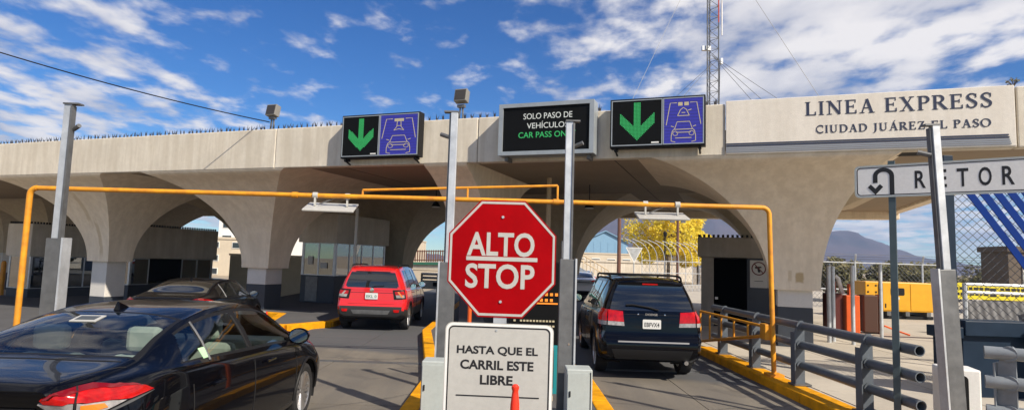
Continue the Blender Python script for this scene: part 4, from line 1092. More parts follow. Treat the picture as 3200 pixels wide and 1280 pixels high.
def parapet():
    b = thing('steel_parapet', 'dark blue steel parapet below the chain-link screen', 'parapet', (0, 0, 0))
    MB().bb((6.42, 9.05, .13), (6.60, 9.35, 1.10)).build('end_post', M_blue, b, bevel=.01)
    MB().bb((6.36, 9.0, .98), (6.64, 9.40, 1.14)).build('end_cap', M_blue, b, bevel=.01)
    MB().bb((6.66, 9.06, .10), (7.62, 9.34, 1.13)).build('panel', M_blue, b, bevel=.01)
    MB().bb((6.65, 8.98, 1.02), (7.66, 9.38, 1.24)).build('cap_beam', M_blue, b, bevel=.012)
    m = MB(); m.prism([(7.64, 8.95), (9.8, 6.2), (10.1, 6.4), (7.95, 9.2)], .10, .92); m.build('panel', M_blue, b, bevel=.01)
    m = MB(); m.prism([(7.52, 8.90), (9.72, 6.1), (10.2, 6.4), (7.95, 9.3)], .921, 1.15); m.build('cap_beam', M_blue, b, bevel=.012)
parapet()
def white_cabinet():
    b = thing('white_cabinet', 'small white equipment box beside the pale railing', 'cabinet', (5.16, 7.10, .13), R(-18))
    MB().bb((-.16, 0, .15), (.22, .36, .70)).build('housing', M_white, b, bevel=.02)
    MB().plate(rrect(-.11, .09, .20, .63, .05), -.012, -.001).build('dark_window', M_black, b)
    MB().bb((-.10, .05, 0), (.16, .3, .15)).build('plinth', M_galvd, b)
white_cabinet()
def generator():
    b = thing('generator', 'yellow diesel generator housing on a skid in the yard', 'generator', (14.35, 23.7, .14), R(-2))
    MB().bb((0, 0, .28), (2.0, 1.3, 1.40)).build('housing', M_gen, b, bevel=.03)
    MB().plate(rrect(.05, 1.02, .34, 1.34, .03), -.018, -.001).build('door', M_gen, b)
    MB().plate(rrect(1.10, 1.94, .34, 1.34, .03), -.016, -.001).build('door', M_gen, b)
    MB().plate(rrect(.34, .86, .90, 1.18, .05), -.028, -.019).build('window', M_black, b)
    MB().plate(rrect(.38, .66, .74, .84, .01), -.024, -.019).build('data_plate', M_white, b)
    MB().bb((.12, -.03, .42), (.16, -.019, .58)).build('handle', M_black, b)
    MB().bb((-.55, .1, .85), (-.05, 1.0, 1.40)).build('control_box', M_gen, b, bevel=.02)
    for x, z in ((-.45, 1.0), (-.15, 1.0), (-.45, 1.25), (-.15, 1.25)): MB().bb((x - .03, .085, z - .03), (x + .03, .1, z + .03)).build('latch', M_black, b)
    MB().bb((-.5, .2, 0.05), (-.1, .9, .84)).build('radiator', M_black, b)
    MB().bb((-.1, .1, 0), (2.0, 1.2, .12)).build('skid', M_black, b)
    for x in (.2, .9, 1.7): MB().bb((x, .0, .12), (x + .15, 1.25, .28)).build('skid_foot', M_galvd, b)
    MB().tube([(.3, .6, 1.4), (.3, .6, 1.62), (.5, .6, 1.68)], .06, 10).build('exhaust', M_black, b)
generator()
def barrier_cabinet():
    b = thing('barrier_cabinet', 'bright orange parking barrier cabinet behind the fence posts', 'barrier', (9.75, 17.6, .14), R(-12))
    MB().bb((-.10, 0, 0), (.26, .36, 1.08)).build('housing', M_orange, b, bevel=.02)
    MB().bb((-.60, .10, .04), (-.16, .5, 1.12)).build('drum', mat('dark_red_drum', (0.10, 0.018, 0.014), 0.5), b, bevel=.03)
    MB().bb((.42, .2, .04), (.80, .6, 1.10)).build('drum', mat('brown_drum', (0.07, 0.03, 0.018), 0.6), b, bevel=.03)
    MB().bb((.86, .2, .0), (.90, .6, 1.12)).build('edge_post', M_orange, b)
    MB().lathe([(.0, 0), (.028, 0), (.028, .02)], 10, 'Y', (.08, -.02, .82)).build('key_lock', M_white, b)
    MB().tube([(.95, .2, .25), (1.3, .3, .12), (1.6, .2, .02)], .025, 6).build('hose', M_orange, b)
    MB().bb((-.52, .2, 1.13), (-.30, .42, 1.45)).build('motor', mat('red_motor', (0.28, 0.06, 0.04), 0.6), b)
    MB().tube([(-.1, .3, 1.1), (-.22, .3, 1.55), (-.30, .3, 1.62)], .06, 8).build('duct', M_white, b)
    MB().bb((.02, .1, 1.09), (.12, .3, 1.40)).build('orange_arm', M_orange, b)
barrier_cabinet()
def yard_post(label, x, y, z1, r=.045, m=M_galv):
    b = thing('fence_post', label, 'post', (x, y, .13), 0, 'bare fence posts in the yard')
    MB().tube([(0, 0, 0), (0, 0, z1)], r, 10).build('shaft', m, b, smooth=True)
    MB().lathe([(r * 1.15, z1), (r * 1.1, z1 + .03), (0, z1 + .05)], 10).build('cap', m, b, smooth=True)
yard_post('bare steel post beside the eastern pier', 7.95, 15.3, 1.85, .05)
yard_post('second bare steel post beside the eastern pier', 8.16, 15.5, 1.85, .05)
yard_post('bare steel post in front of the orange cabinet', 8.35, 14.95, 1.88)
yard_post('bare steel post in front of the generator control box', 9.85, 16.3, 1.95)
def yard_fence():
    b = thing('yard_fence', 'long chain-link boundary fence across the back of the yard', 'fence', (0, 0, .13))
    y = 30.0
    xs = [13.6, 16.9, 20.2, 23.5, 26.8, 30.1]
    for x in xs:
        MB().tube([(x, y, 0), (x, y, 2.25), (x - .12, y - .3, 2.6)], .045, 8).build('post', M_galv, b)
    for z in (.9, 2.2): MB().tube([(xs[0] - 2, y, z), (xs[-1], y, z)], .03, 6).build('rail', M_galv, b)
    for k in range(3): MB().tube([(xs[0] - 2, y - .1 - .1 * k, 2.38 + .11 * k), (xs[-1], y - .1 - .1 * k, 2.38 + .11 * k)], .012, 4).build('barbed_wire', M_galvd, b)
    mesh_fence(b, (xs[0] - 2, y, 0), (xs[-1], y, 0), 0.02, 2.2, cell=.22, r=.007)
yard_fence()
def gate_frame():
    b = thing('yard_gate', 'pale tubular yard gate seen through the chain-link screen', 'gate', (0, 0, .13))
    p, q = Vector((8.6, 11.6, 0)), Vector((11.6, 11.2, 0))
    for t in (0, .38, 1.0): MB().tube([p.lerp(q, t), p.lerp(q, t) + Vector((0, 0, 1.62))], .04, 8).build('upright', M_galv, b)
    for z in (.45, 1.45, 1.6): MB().tube([p + Vector((0, 0, z)), q + Vector((0, 0, z))], .03, 8).build('rail', M_galv, b)
    bn = thing('yellow_banner', 'yellow banner with dark print behind the chain-link screen', 'banner', (11.5, 16.0, 1.28), R(-6))
    MB().bb((-.2, 0, 0), (2.2, .012, .42)).build('sheet', mat('banner_yellow', (0.70, 0.58, 0.02), 0.6), bn)
    l = MB()
    for r_ in range(2):
        x = .0
        while x < .85: 
            wd = random.uniform(.05, .12); l.bb((x, -.006, .10 + r_ * .14), (x + wd, -.001, .17 + r_ * .14)); x += wd + .03
        x = 1.2
        while x < 2.0:
            wd = random.uniform(.05, .12); l.bb((x, -.006, .10 + r_ * .14), (x + wd, -.001, .17 + r_ * .14)); x += wd + .03
    l.build('print', M_signb, bn, kind='stuff')
    MB().bb((.95, -.007, .08), (1.10, -.001, .30)).build('symbol', M_signb, bn)
    for x in (-.15, 2.15): MB().tube([(x, .03, -1.15), (x, .03, .5)], .03, 8).build('stake', M_galv, bn)
    # leaning corrugated sheets and scrap behind
    for i, (x, y, w, h, lab, m) in enumerate(((14.2, 17.5, 2.0, 1.1, 'grey sheet panel leaning behind the yard gate', mat('dull_sheet', (0.16, 0.16, 0.165), 0.8, var=.3)), (16.2, 17.0, 2.4, 1.2, 'dark sheet panel leaning behind the yard gate', M_black))):
        s = thing('sheet_panel', lab, 'sheet', (x, y, .14), R(-8 + 14 * i)); rot = Matrix.Rotation(R(-20), 3, 'X'); mb = MB()
        nn = 60
        for k in range(nn + 1):
            for zz_ in (0, h): mb.v.append(tuple(rot @ Vector(((k - nn / 2) * w / nn, .022 * math.sin(k * 1.05), zz_))))
        mb.f = [(2 * k, 2 * k + 2, 2 * k + 3, 2 * k + 1) for k in range(nn)]
        mb.build('corrugated_sheet', m, s, fixn=False, smooth='all')
gate_frame()
def block_building(label, x, y, w, d, h, m, rz=0, win=0, name='building', z0=0.0, parapet_=True, roofm=None):
    b = thing(name, label, 'building', (x, y, z0), rz)
    MB().bb((-w / 2, 0, 0), (w / 2, d, h)).build('wall', m, b)
    MB().bb((-w / 2 - .1, -.1, h), (w / 2 + .1, d + .1, h + (.25 if parapet_ else .1))).build('roof', roofm or m, b)
    for r_ in range(win):
        n = max(2, int(w / 2.6)); fh = h / win
        for i in range(n):
            x0 = -w / 2 + w * (i + .25) / n; x1 = -w / 2 + w * (i + .75) / n
            f = MB().bb((x0 - .06, -.07, r_ * fh + fh * .32), (x1 + .06, -.001, r_ * fh + fh * .80)).build('window', M_white, b)
            MB().bb((x0, -.085, r_ * fh + fh * .36), (x1, -.071, r_ * fh + fh * .76)).build('pane', mat('window_pane', (0.03, 0.04, 0.05), 0.1), f)
    return b
block_building('brown block building beyond the yard at the frame edge', 26.4, 27.5, 8.0, 1.6, 3.0, mat('brown_block', (0.12, 0.095, 0.075), 0.9, var=.25, vscale=1.5), win=1)

# ------------------------------------------------------------------ beyond the canopy
def mountain(name, label, pts, y, depth, seed):
    rnd = random.Random(seed); nx, ny = 150, 36
    xs0, xs1 = pts[0][0], pts[-1][0]; mb = MB()
    def crest(x):
        for (a, za), (b_, zb_) in zip(pts[:-1], pts[1:]):
            if a <= x <= b_: return za + (zb_ - za) * (x - a) / (b_ - a)
        return 0
    from mathutils import noise
    for j in range(ny):
        t = j / (ny - 1)
        for i in range(nx):
            x = xs0 + (xs1 - xs0) * i / (nx - 1); k = math.sin(math.pi * t) ** 0.8
            n = noise.fractal(Vector((x * .006, y * .003 + t * 4, seed)), 1.0, 2.0, 6) 
            rid = abs(noise.noise(Vector((x * .011 + t * .6, t * 1.3, seed + 5))))
            mb.v.append((x + 30 * n * t, y + depth * t, crest(x) * k * (1 + .10 * n) - 34 * rid * k * (1 - abs(2 * t - 1)) + (0 if 0 < j < ny - 1 else -20)))
    for j in range(ny - 1):
        for i in range(nx - 1): mb.f.append((j * nx + i, j * nx + i + 1, (j + 1) * nx + i + 1, (j + 1) * nx + i))
    o = mb.build(name, M_rock, None, smooth=True); struct(o); return o
mountain('mountain_ridge', '', [(-200, 20), (150, 110), (300, 185), (420, 230), (620, 215), (760, 240), (900, 190), (1010, 130), (1150, 150), (1310, 165), (1420, 120), (1560, 80), (1780, 40), (2300, 10)], 2100, 700, 3)
mountain('far_hills', '', [(-2600, 10), (-1800, 60), (-1300, 45), (-900, 70), (-500, 40), (-250, 15)], 2300, 500, 9)

def leaf_cloud(centers, n, size, rnd, squash=1.0):
    mb = MB()
    for _ in range(n):
        c, r = rnd.choice(centers)
        while True:
            v = Vector([rnd.uniform(-1, 1) for _ in range(3)])
            if v.length < 1: break
        v = v.normalized() * (v.length ** 0.45) * r; v.z *= squash
        p = Vector(c) + v
        a = Vector([rnd.uniform(-1, 1) for _ in range(3)]).normalized(); bq = a.orthogonal().normalized()
        s = size * rnd.uniform(.6, 1.3)
        mb.add([p - a * s, p + bq * s * .6, p + a * s, p - bq * s * .6], [(0, 1, 2, 3)])
    return mb
def tree(label, x, y, z, h, spread, nclump, leaves, m, seed, lsize=.16, trunk=.22, group=None):
    rnd = random.Random(seed)
    b = thing('tree', label, 'tree', (x, y, z), 0, group)
    tr = MB(); cl = []
    top = Vector((rnd.uniform(-.2, .2), rnd.uniform(-.2, .2), h * .55))
    tr.tube(smoothpath([(0, 0, -.2), (top.x * .3, 0, h * .25), tuple(top)], 4), trunk, 8, r2=trunk * .55)
    for i in range(nclump):
        a = 2 * math.pi * i / nclump * 2.4 + rnd.uniform(-.4, .4); e = rnd.uniform(.0, 1.0)
        r_ = spread * math.sqrt(rnd.uniform(.05, 1)) * (1.0 - .45 * abs(e - .4))
        c = Vector((r_ * math.cos(a), r_ * math.sin(a), h * (.34 + .58 * e)))
        cl.append((tuple(c), spread * rnd.uniform(.22, .40)))
        s = top * rnd.uniform(.5, .95)
        tr.tube(smoothpath([tuple(s), tuple(s.lerp(c, .5) + Vector((0, 0, .2))), tuple(c)], 3), trunk * .32, 5, r2=trunk * .06)
    tr.build('trunk', M_bark, b, smooth=True)
    leaf_cloud(cl, leaves, lsize, rnd, .85).build('crown', m, b, fixn=False)
    return b
tree('large yellow autumn cottonwood seen through the eastern lane', 16.0, 62, -.1, 8.6, 3.7, 40, 15000, M_leafy, 5, .13)
tree('smaller yellow tree beside the large cottonwood', 20.3, 66, -.1, 6.6, 2.6, 20, 7000, M_leafy, 8, .15)
for i, (x, y, h, s, m, lab) in enumerate(((18.5, 36, 2.6, 1.8, M_leafg, 'dusty green shrub next to the eastern pier'), (22.0, 37, 2.2, 1.8, M_leafg, 'dark shrub behind the generator control box'),
                                         (26.5, 40, 2.3, 2.2, M_leafg, 'broad dusty shrub behind the yellow generator'), (31.5, 42, 2.2, 2.0, M_leafg, 'shrub behind the U-turn sign post'))):
    tree(lab, x, y, 0, h, s, 14, 3600, m, 20 + i, .13, .10, 'shrubs behind the yard')
def lamp_pole(label, x, y, z1, r, m, head):
    b = thing('lamp_pole', label, 'lamp pole', (x, y, 0), 0, 'poles beyond the canopy')
    MB().tube([(0, 0, -.1), (0, 0, z1)], r, 8, r2=r * .8).build('shaft', m, b, smooth=True)
    if head == 'arm':
        MB().bb((-.5, -.06, z1 - .05), (.5, .06, z1 + .05)).build('cross_arm', m, b)
        for sx in (-.4, .4): MB().bb((sx - .16, -.1, z1 - .22), (sx + .16, .1, z1 - .06)).build('lamp_head', M_galvd, b)
    elif head == 'lantern':
        MB().lathe([(.0, z1), (.11, z1 + .02), (.15, z1 + .30), (.05, z1 + .42), (0, z1 + .46)], 10).build('lantern', M_black, b)
    else:
        MB().tube([(0, 0, z1), (.3, 0, z1 + .25), (.9, 0, z1 + .3)], r * .5, 6).build('arm', m, b)
        MB().bb((.75, -.1, z1 + .24), (1.25, .1, z1 + .34)).build('lamp_head', M_galvd, b)
lamp_pole('tall rust brown pole left of the yellow tree', 7.98, 45, 8.6, .15, M_rust, 'cobra')
lamp_pole('rust brown pole with crossed lamps before the yellow tree', 12.3, 45, 5.3, .12, M_rust, 'arm')
lamp_pole('slender black lantern post before the yellow tree', 11.36, 45, 4.0, .07, M_black, 'lantern')
def yield_sign():
    b = thing('yield_sign', 'triangular yield sign seen from behind beyond the lane', 'sign', (6.67, 33, 0))
    MB().plate([(-.42, 2.80), (.42, 2.80), (0, 2.02)], 0, .01).build('plate', M_galv, b)
    MB().ring([(-.46, 2.825), (.46, 2.825), (0, 1.97)], [(-.40, 2.79), (.40, 2.79), (0, 2.06)], -.006, -.001).build('edge', M_white, b)
    MB().tube([(0, .03, 0), (0, .03, 2.7)], .03, 8).build('post', M_galv, b)
yield_sign()
def cage_fence():
    b = thing('cage_fence', 'pale fence of arching bars in front of the yellow tree', 'fence', (0, 0, 0))
    for i in range(14):
        x = 8.6 + i * .62; y = 40 + i * .5
        P = [(x, y, 0), (x, y, 2.2), (x - .15, y, 2.9), (x - .55, y, 3.35), (x - 1.15, y, 3.6)]
        MB().tube(smoothpath(P, 4), .022, 6).build('arched_bar', M_galv, b, smooth=True)
    for z in (.6, 1.4, 2.2): MB().tube([(8.6, 40, z), (8.6 + 13 * .62, 46.5, z)], .025, 6).build('rail', M_galv, b)
    mesh_fence(b, (8.6, 40, 0), (16.66, 46.5, 0), .1, 2.2, cell=.45, r=.006)
cage_fence()
def ramp():
    b = thing('approach_ramp', 'blue grey concrete ramp with railing beyond the dark pier', 'ramp', (0, 0, 0))
    a0, a1 = Vector((3.2, 37.0, 0)), Vector((6.5, 40.5, 0)); n = Vector((-.73, .69, 0)) * .3
    za, zb_ = 2.2, .62
    mb = MB()
    vs = [a0, a1, a1 + n, a0 + n]
    mb.add([tuple(v) for v in vs] + [(a0.x, a0.y, za), (a1.x, a1.y, zb_), (a1.x + n.x, a1.y + n.y, zb_), (a0.x + n.x, a0.y + n.y, za)],
           [(0, 1, 5, 4), (1, 2, 6, 5), (2, 3, 7, 6), (3, 0, 4, 7), (4, 5, 6, 7), (3, 2, 1, 0)])
    mb.build('ramp_wall', mat('ramp_paint', (0.16, 0.19, 0.24), 0.8, var=.2), b)
    for i in range(13):
        t = i / 12; p = a0.lerp(a1, t); z = za + (zb_ - za) * t
        MB().tube([(p.x, p.y, z), (p.x, p.y, z + .85)], .03, 6).build('baluster', M_beige, b)
    for h in (.45, .85): MB().tube([(a0.x, a0.y, za + h), (a1.x, a1.y, zb_ + h)], .04, 6).build('handrail', M_beige, b)
ramp()
def gabled():
    b = thing('blue_shed', 'pale blue gabled shed far beyond the lane', 'building', (23.2, 150, 0))
    w, h, hp, d = 11.0, 7.2, 9.8, 14
    mb = MB(); pent = [(-w / 2, 0), (w / 2, 0), (w / 2, h), (0, hp), (-w / 2, h)]
    mb.plate(pent, 0, d); mb.build('wall', M_bluebld, b)
    for s in (-1, 1): MB().plate([(0, hp + .02), (s * (w / 2 + .5), h - .22), (s * (w / 2 + .5), h - .02), (0, hp + .25)], -.5, d + .5).build('roof', M_bluebld, b)
    for i in range(6): MB().bb((-4.6 + i * 1.75, -.05, 0), (-4.5 + i * 1.75, -.001, h)).build('rib', M_bluebld, b)
gabled()
block_building('low cream building at the end of the eastern lane', 14.0, 110, 22, 10, 3.6, M_cream, win=1)
block_building('grey low wall block below the yellow tree', 13, 74, 18, 3, 2.1, M_boothc)
block_building('cream city block seen beside the spiked booth', -33.5, 72, 6.5, 8, 4.6, M_cream, win=3, z0=-1.2)
block_building('tall white city block behind the cream one', -40, 95, 11, 10, 8.2, M_white, win=4, z0=-1.2)
block_building('pale yellow warehouse at the far left edge', -60, 68, 10, 10, 3.6, M_cream, win=1, z0=-1.2)
block_building('white office block far beyond the western lanes', -24, 120, 12, 10, 6.2, M_cream, win=3, z0=-1.0)
def beige_wall(label, p, q, h, m, z0=0.0, th=.3, name='retaining_wall'):
    b = thing(name, label, 'wall', (p[0], p[1], z0), math.atan2(q[1] - p[1], q[0] - p[0])); L = math.hypot(q[0] - p[0], q[1] - p[1])
    n = max(1, round(L / 3.0))
    for i in range(n): MB().bb((L * i / n + .008, 0, -.5), (L * (i + 1) / n - .008, th, h)).build('wall_panel', m, b, bevel=.02)
    MB().bb((-.03, -.03, h + .003), (L + .03, th + .03, h + .09)).build('coping', m, b)
    return b
beige_wall('beige wall between the western pier and the glazed booth', (-13.5, 29.5), (-8.1, 27.6), 1.75, M_beige)
beige_wall('long pale wall beyond the red hatchback', (-9.5, 47.5), (2.6, 44.0), 1.0, M_cream)
def far_fence():
    b = thing('picket_fence', 'brown picket fence on the ramp beyond the red hatchback', 'fence', (0, 0, 0))
    p, q = Vector((-9, 53, 1.55)), Vector((3, 49, 1.9))
    MB().bar((-9, 53.1, .7), (3, 49.1, .9), .4, 1.3).build('ramp_edge', M_conc, b)
    MB().bar((-9, 52.8, 1.42), (3, 48.8, 1.66), .08, .22).build('green_band', mat('green_band', (0.03, 0.14, 0.09), 0.6), b)
    for i in range(60):
        c = p.lerp(q, i / 59); MB().bb((c.x - .05, c.y - .02, c.z), (c.x + .05, c.y + .02, c.z + 1.0)).build('picket', M_rust, b)
    for z in (.15, .9): MB().tube([p + Vector((0, 0, z)), q + Vector((0, 0, z))], .04, 6).build('rail', M_rust, b)
far_fence()
def guard_rail():
    b = thing('guard_rail', 'steel guard rail with black and white marks past the red hatchback', 'guard rail', (0, 0, 0))
    p, q = Vector((-4.8, 33.5, 0)), Vector((-2.1, 33.0, 0))
    for z in (1.05, .85): MB().tube([p + Vector((0, 0, z)), q + Vector((0, 0, z))], .07, 8).build('pipe', M_galv, b)
    for t in (0, .33, .66, 1): c = p.lerp(q, t); MB().bb((c.x - .05, c.y, 0), (c.x + .05, c.y + .1, 1.1)).build('post', M_galvd, b)
    for i in range(5):
        c = p.lerp(q, .08 + i * .2); MB().bb((c.x - .11, c.y - .03, .40), (c.x + .16, c.y - .02, .62)).build('marker', M_black if i % 2 else M_white, b)
    MB().bb((p.x, p.y - .015, .25), (q.x, p.y - .008, .72)).build('board', M_white, b)
guard_rail()
slim_pole('dark pole past the red hatchback', (-3.1, 30.5, 0), 2.9, .05, M_black)
for i in range(4):
    b = thing('yellow_bollard', ['yellow bollard at the left edge nearest the pole', 'second yellow bollard from the left edge', 'third yellow bollard from the left edge', 'fourth yellow bollard from the left edge'][i], 'bollard', (-26.5 + i * 1.1, 29.5, -.72), 0, 'yellow bollards at the far left')
    MB().lathe([(.11, 0), (.11, 1.75), (.08, 1.85), (0, 1.88)], 12).build('shaft', M_yelp, b, smooth=True)
    MB().lathe([(.16, 0), (.16, .04), (.11, .05)], 12).build('base', M_galvd, b)
def litter():
    b = thing('bucket_and_bottle', 'small bucket with red and white bottle on the western island', 'bucket', (-6.35, 15.9, .15))
    MB().lathe([(.0, .0), (.10, 0), (.13, .26), (.125, .26), (.095, .02)], 14).build('bucket', M_grey, b, smooth=True)
    MB().lathe([(0, 0), (.05, 0), (.05, .16), (.02, .22), (.02, .27), (0, .27)], 10, 'Z', (.16, -.08, 0)).build('bottle', M_cone, b, smooth=True)
litter()

# ------------------------------------------------------------------ vehicles
def curve1(pts):
    """smooth monotone interpolation through (y, value) pairs"""
    n = len(pts); xs = [p[0] for p in pts]; vs = [p[1] for p in pts]
    dl = [(vs[i + 1] - vs[i]) / (xs[i + 1] - xs[i]) for i in range(n - 1)]
    m = [dl[0]] + [0 if dl[i - 1] * dl[i] <= 0 else 2 * dl[i - 1] * dl[i] / (dl[i - 1] + dl[i]) for i in range(1, n - 1)] + [dl[-1]]
    def f(y):
        if y <= xs[0]: return vs[0]
        if y >= xs[-1]: return vs[-1]
        for i in range(n - 1):
            if y <= xs[i + 1]:
                h = xs[i + 1] - xs[i]; t = (y - xs[i]) / h
                return ((2 * t ** 3 - 3 * t * t + 1) * vs[i] + (t ** 3 - 2 * t * t + t) * h * m[i] + (-2 * t ** 3 + 3 * t * t) * vs[i + 1] + (t ** 3 - t * t) * h * m[i + 1])
    return f
def inpoly(x, y, P):
    r = False; n = len(P)
    for i in range(n):
        (x0, y0), (x1, y1) = P[i], P[i - 1]
        if (y0 > y) != (y1 > y) and x < (x1 - x0) * (y - y0) / (y1 - y0) + x0: r = not r
    return r

class Car:
    """lofted body shell; local +y is forward, rear bumper at y=0, wheels on z=0"""
    SEG = [3, 3, 4, 5, 5, 3, 3, 14, 4, 6, 8]
    def __init__(s, P, step):
        s.P = P; s.step = step; s.L = P['L']
        s.f = {k: curve1(P[k]) for k in ('zt', 'zs', 'wb', 'ws', 'wr', 'ze', 'zb')}
        s.kr = curve1(P['kr'])          # rake of the rear face by height
        s.kf = curve1(P['kf'])
        s.make()
    def section(s, y):
        f = {k: g(y) for k, g in s.f.items()}
        wb, ws, wr, zb, zs, ze, zt = f['wb'], f['ws'], f['wr'], f['zb'], f['zs'], f['ze'], f['zt']
        h = zs - zb
        C = [(0, zb), (wb * .82, zb), (wb * .955, zb + h * .08), (wb * .99, zb + h * .32), (wb, zb + h * .66), (ws + (wb - ws) * .45, zs - .06), (ws + .004, zs - .012), (ws - .022, zs + .012),
             (wr + .012, ze - .012), (wr - .045, ze + .022), (wr * .55, zt - (zt - ze) * .14), (0, zt)]
        out = []
        for i in range(len(C) - 1):
            p0 = C[max(i - 1, 0)]; p1 = C[i]; p2 = C[i + 1]; p3 = C[min(i + 2, len(C) - 1)]
            n = s.SEG[i]; k = 1.0 if i in (0, 1, 7) else 0.5
            for j in range(n):
                t = j / n
                lin = (p1[0] + (p2[0] - p1[0]) * t, p1[1] + (p2[1] - p1[1]) * t)
                if i in (0, 7):
                    bul = math.sin(math.pi * t) * (0.018 if i == 7 else 0)
                    out.append((lin[0] + bul, lin[1]))
                else:
                    cr = [0.5 * (2 * p1[a] + (p2[a] - p0[a]) * t + (2 * p0[a] - 5 * p1[a] + 4 * p2[a] - p3[a]) * t * t + (3 * p1[a] - p0[a] - 3 * p2[a] + p3[a]) * t ** 3) for a in (0, 1)]
                    out.append((max(cr[0], 0), cr[1]) if i not in (1,) else lin)
        out.append(C[-1]); return out
    def warp(s, x, y, z):
        r = 0.75; d = 0.9
        if y < r: y = y + s.kr(z) * (1 - y / r) ** 1.3
        if y > s.L - d: y = y - s.kf(z) * (1 - (s.L - y) / d) ** 1.3
        return (x, y, z)
    def make(s):
        ys = []; y = 0.0
        while y < s.L - 1e-6:
            ys.append(y); y += s.step if 0.10 < y < s.L - .10 else s.step * .6
        ys.append(s.L); s.ys = ys
        secs = [s.section(y) for y in ys]; K = len(secs[0]); s.K = K
        cum = [0]
        for q in s.SEG: cum.append(cum[-1] + q)
        s.cum = cum
        V = []; F = []; meta = []
        for y, sec in zip(ys, secs):
            for (x, z) in sec: V.append(s.warp(x, y, z))
            for (x, z) in sec: V.append(s.warp(-x, y, z))
        for i in range(len(ys) - 1):
            a, b = i * 2 * K, (i + 1) * 2 * K
            for k in range(K - 1):
                F.append((a + k, b + k, b + k + 1, a + k + 1)); meta.append(('R', i, k))
                F.append((a + K + k, a + K + k + 1, b + K + k + 1, b + K + k)); meta.append(('L', i, k))
        # end caps as rows of a grid
        for end, i in (('rear', 0), ('front', len(ys) - 1)):
            sec = secs[i]; n = 40; y = ys[i]; rows = []
            for (x, z) in sec:
                rows.append(len(V)); V.extend(s.warp(-x + 2 * x * c / n, y, z) for c in range(n + 1))
            for r in range(K - 1):
                for c in range(n):
                    q = (rows[r] + c, rows[r] + c + 1, rows[r + 1] + c + 1, rows[r + 1] + c)
                    F.append(q if end == 'rear' else q[::-1]); meta.append((end, r, c))
        s.V, s.F, s.meta = V, F, meta
        s.bvh = BVHTree.FromPolygons([Vector(v) for v in V], [tuple(f) for f in F])
    def center(s, f):
        n = len(f); return tuple(sum(s.V[i][a] for i in f) / n for a in range(3))
    def split(s, classify):
        """classify(meta, centre) -> None for paint, 'hole' or a glass key"""
        groups = {}
        for f, m in zip(s.F, s.meta):
            groups.setdefault(classify(m, s.center(f), s), []).append(f)
        return groups
    def sub(s, faces):
        idx = {}; mb = MB()
        for f in faces:
            g = []
            for i in f:
                if i not in idx: idx[i] = len(mb.v); mb.v.append(s.V[i])
                if not g or idx[i] != g[-1]: g.append(idx[i])
            if len(set(g)) > 2: mb.f.append(tuple(g))
        return mb
    def patch(s, poly, origin, U, Vv, direc, off=.006, depth=.03, cell=.05):
        """polygon in the (U, V) plane through origin, thrown along direc onto the shell"""
        bm = bmesh.new(); vs = [bm.verts.new((p[0], p[1], 0)) for p in poly]; bm.faces.new(vs)
        bmesh.ops.recalc_face_normals(bm, faces=bm.faces)
        for ax in (0, 1):
            lo = min(p[ax] for p in poly); hi = max(p[ax] for p in poly); n = int((hi - lo) / cell)
            for k in range(1, n + 1):
                co = [0, 0, 0]; co[ax] = lo + (hi - lo) * k / (n + 1); no = [0, 0, 0]; no[ax] = 1
                bmesh.ops.bisect_plane(bm, geom=bm.verts[:] + bm.edges[:] + bm.faces[:], plane_co=co, plane_no=no)
        bm.verts.ensure_lookup_table(); bm.verts.index_update()
        O, U, Vv, D = Vector(origin), Vector(U), Vector(Vv), Vector(direc).normalized()
        top = []; bot = []; miss = False
        for v in bm.verts:
            o = O + U * v.co.x + Vv * v.co.y
            loc, nor, _, _ = s.bvh.ray_cast(o, D)
            if loc is None:
                loc, nor, _, _ = s.bvh.find_nearest(o)
            if nor.dot(D) > 0: nor = -nor
            top.append(loc + nor * off); bot.append(loc - nor * depth)
        n = len(top); mb = MB(); mb.v = [tuple(p) for p in top + bot]
        for f in bm.faces: mb.f.append(tuple(v.index for v in f.verts))
        for e in bm.edges:
            if len(e.link_faces) == 1: a, b = e.verts[0].index, e.verts[1].index; mb.f.append((a, b, n + b, n + a))
        bm.free(); return mb
    def surf_path(s, pts, direc, off=.004):
        out = []
        for p in pts:
            loc, nor, _, _ = s.bvh.ray_cast(Vector(p), Vector(direc))
            if loc is None: loc, nor, _, _ = s.bvh.find_nearest(Vector(p))
            out.append(loc + Vector(direc).normalized() * -off)
        return out

def make_wheel(root, x, y, r, w, side, spokes, name='wheel', rim_r=.68):
    """side +1: outer face towards +x"""
    wr = bpy.data.objects.new(name, None); col.objects.link(wr); wr.parent = root; wr.location = (x, y, r)
    h = w / 2
    prof = [(r * rim_r, -h * .85), (r * .84, -h), (r * .96, -h * .86), (r, -h * .55), (r, h * .55), (r * .96, h * .86), (r * .84, h), (r * rim_r, h * .85)]
    MB().lathe(prof, 36, 'X').build('tyre', M_tyre, wr, smooth=True)
    R0 = r * rim_r
    rim = MB().lathe([(R0, -h * .8), (R0 * .96, -h * .8), (R0 * .93, side * h * .2), (R0 * .96, side * h * .80), (R0 * 1.01, side * h * .88), (R0 * 1.01, side * h * .7)], 36, 'X')
    for k in range(spokes):
        a = 2 * math.pi * k / spokes
        for da in (-.12, .12):
            p = Vector((side * h * .55, R0 * .16 * math.cos(a + da), R0 * .16 * math.sin(a + da))); q = Vector((side * h * .72, R0 * .97 * math.cos(a + da * 1.1), R0 * .97 * math.sin(a + da * 1.1)))
            rim.bar(p, q, .022, .030)
    rim.lathe([(0, side * h * .66), (R0 * .15, side * h * .66), (R0 * .2, side * h * .5)], 16, 'X')
    rim.build('rim', M_rim, wr, smooth=True)
    MB().lathe([(0, 0), (R0 * .8, 0)], 24, 'X', (side * h * .05, 0, 0)).build('brake_disc', M_galvd, wr)
    return wr

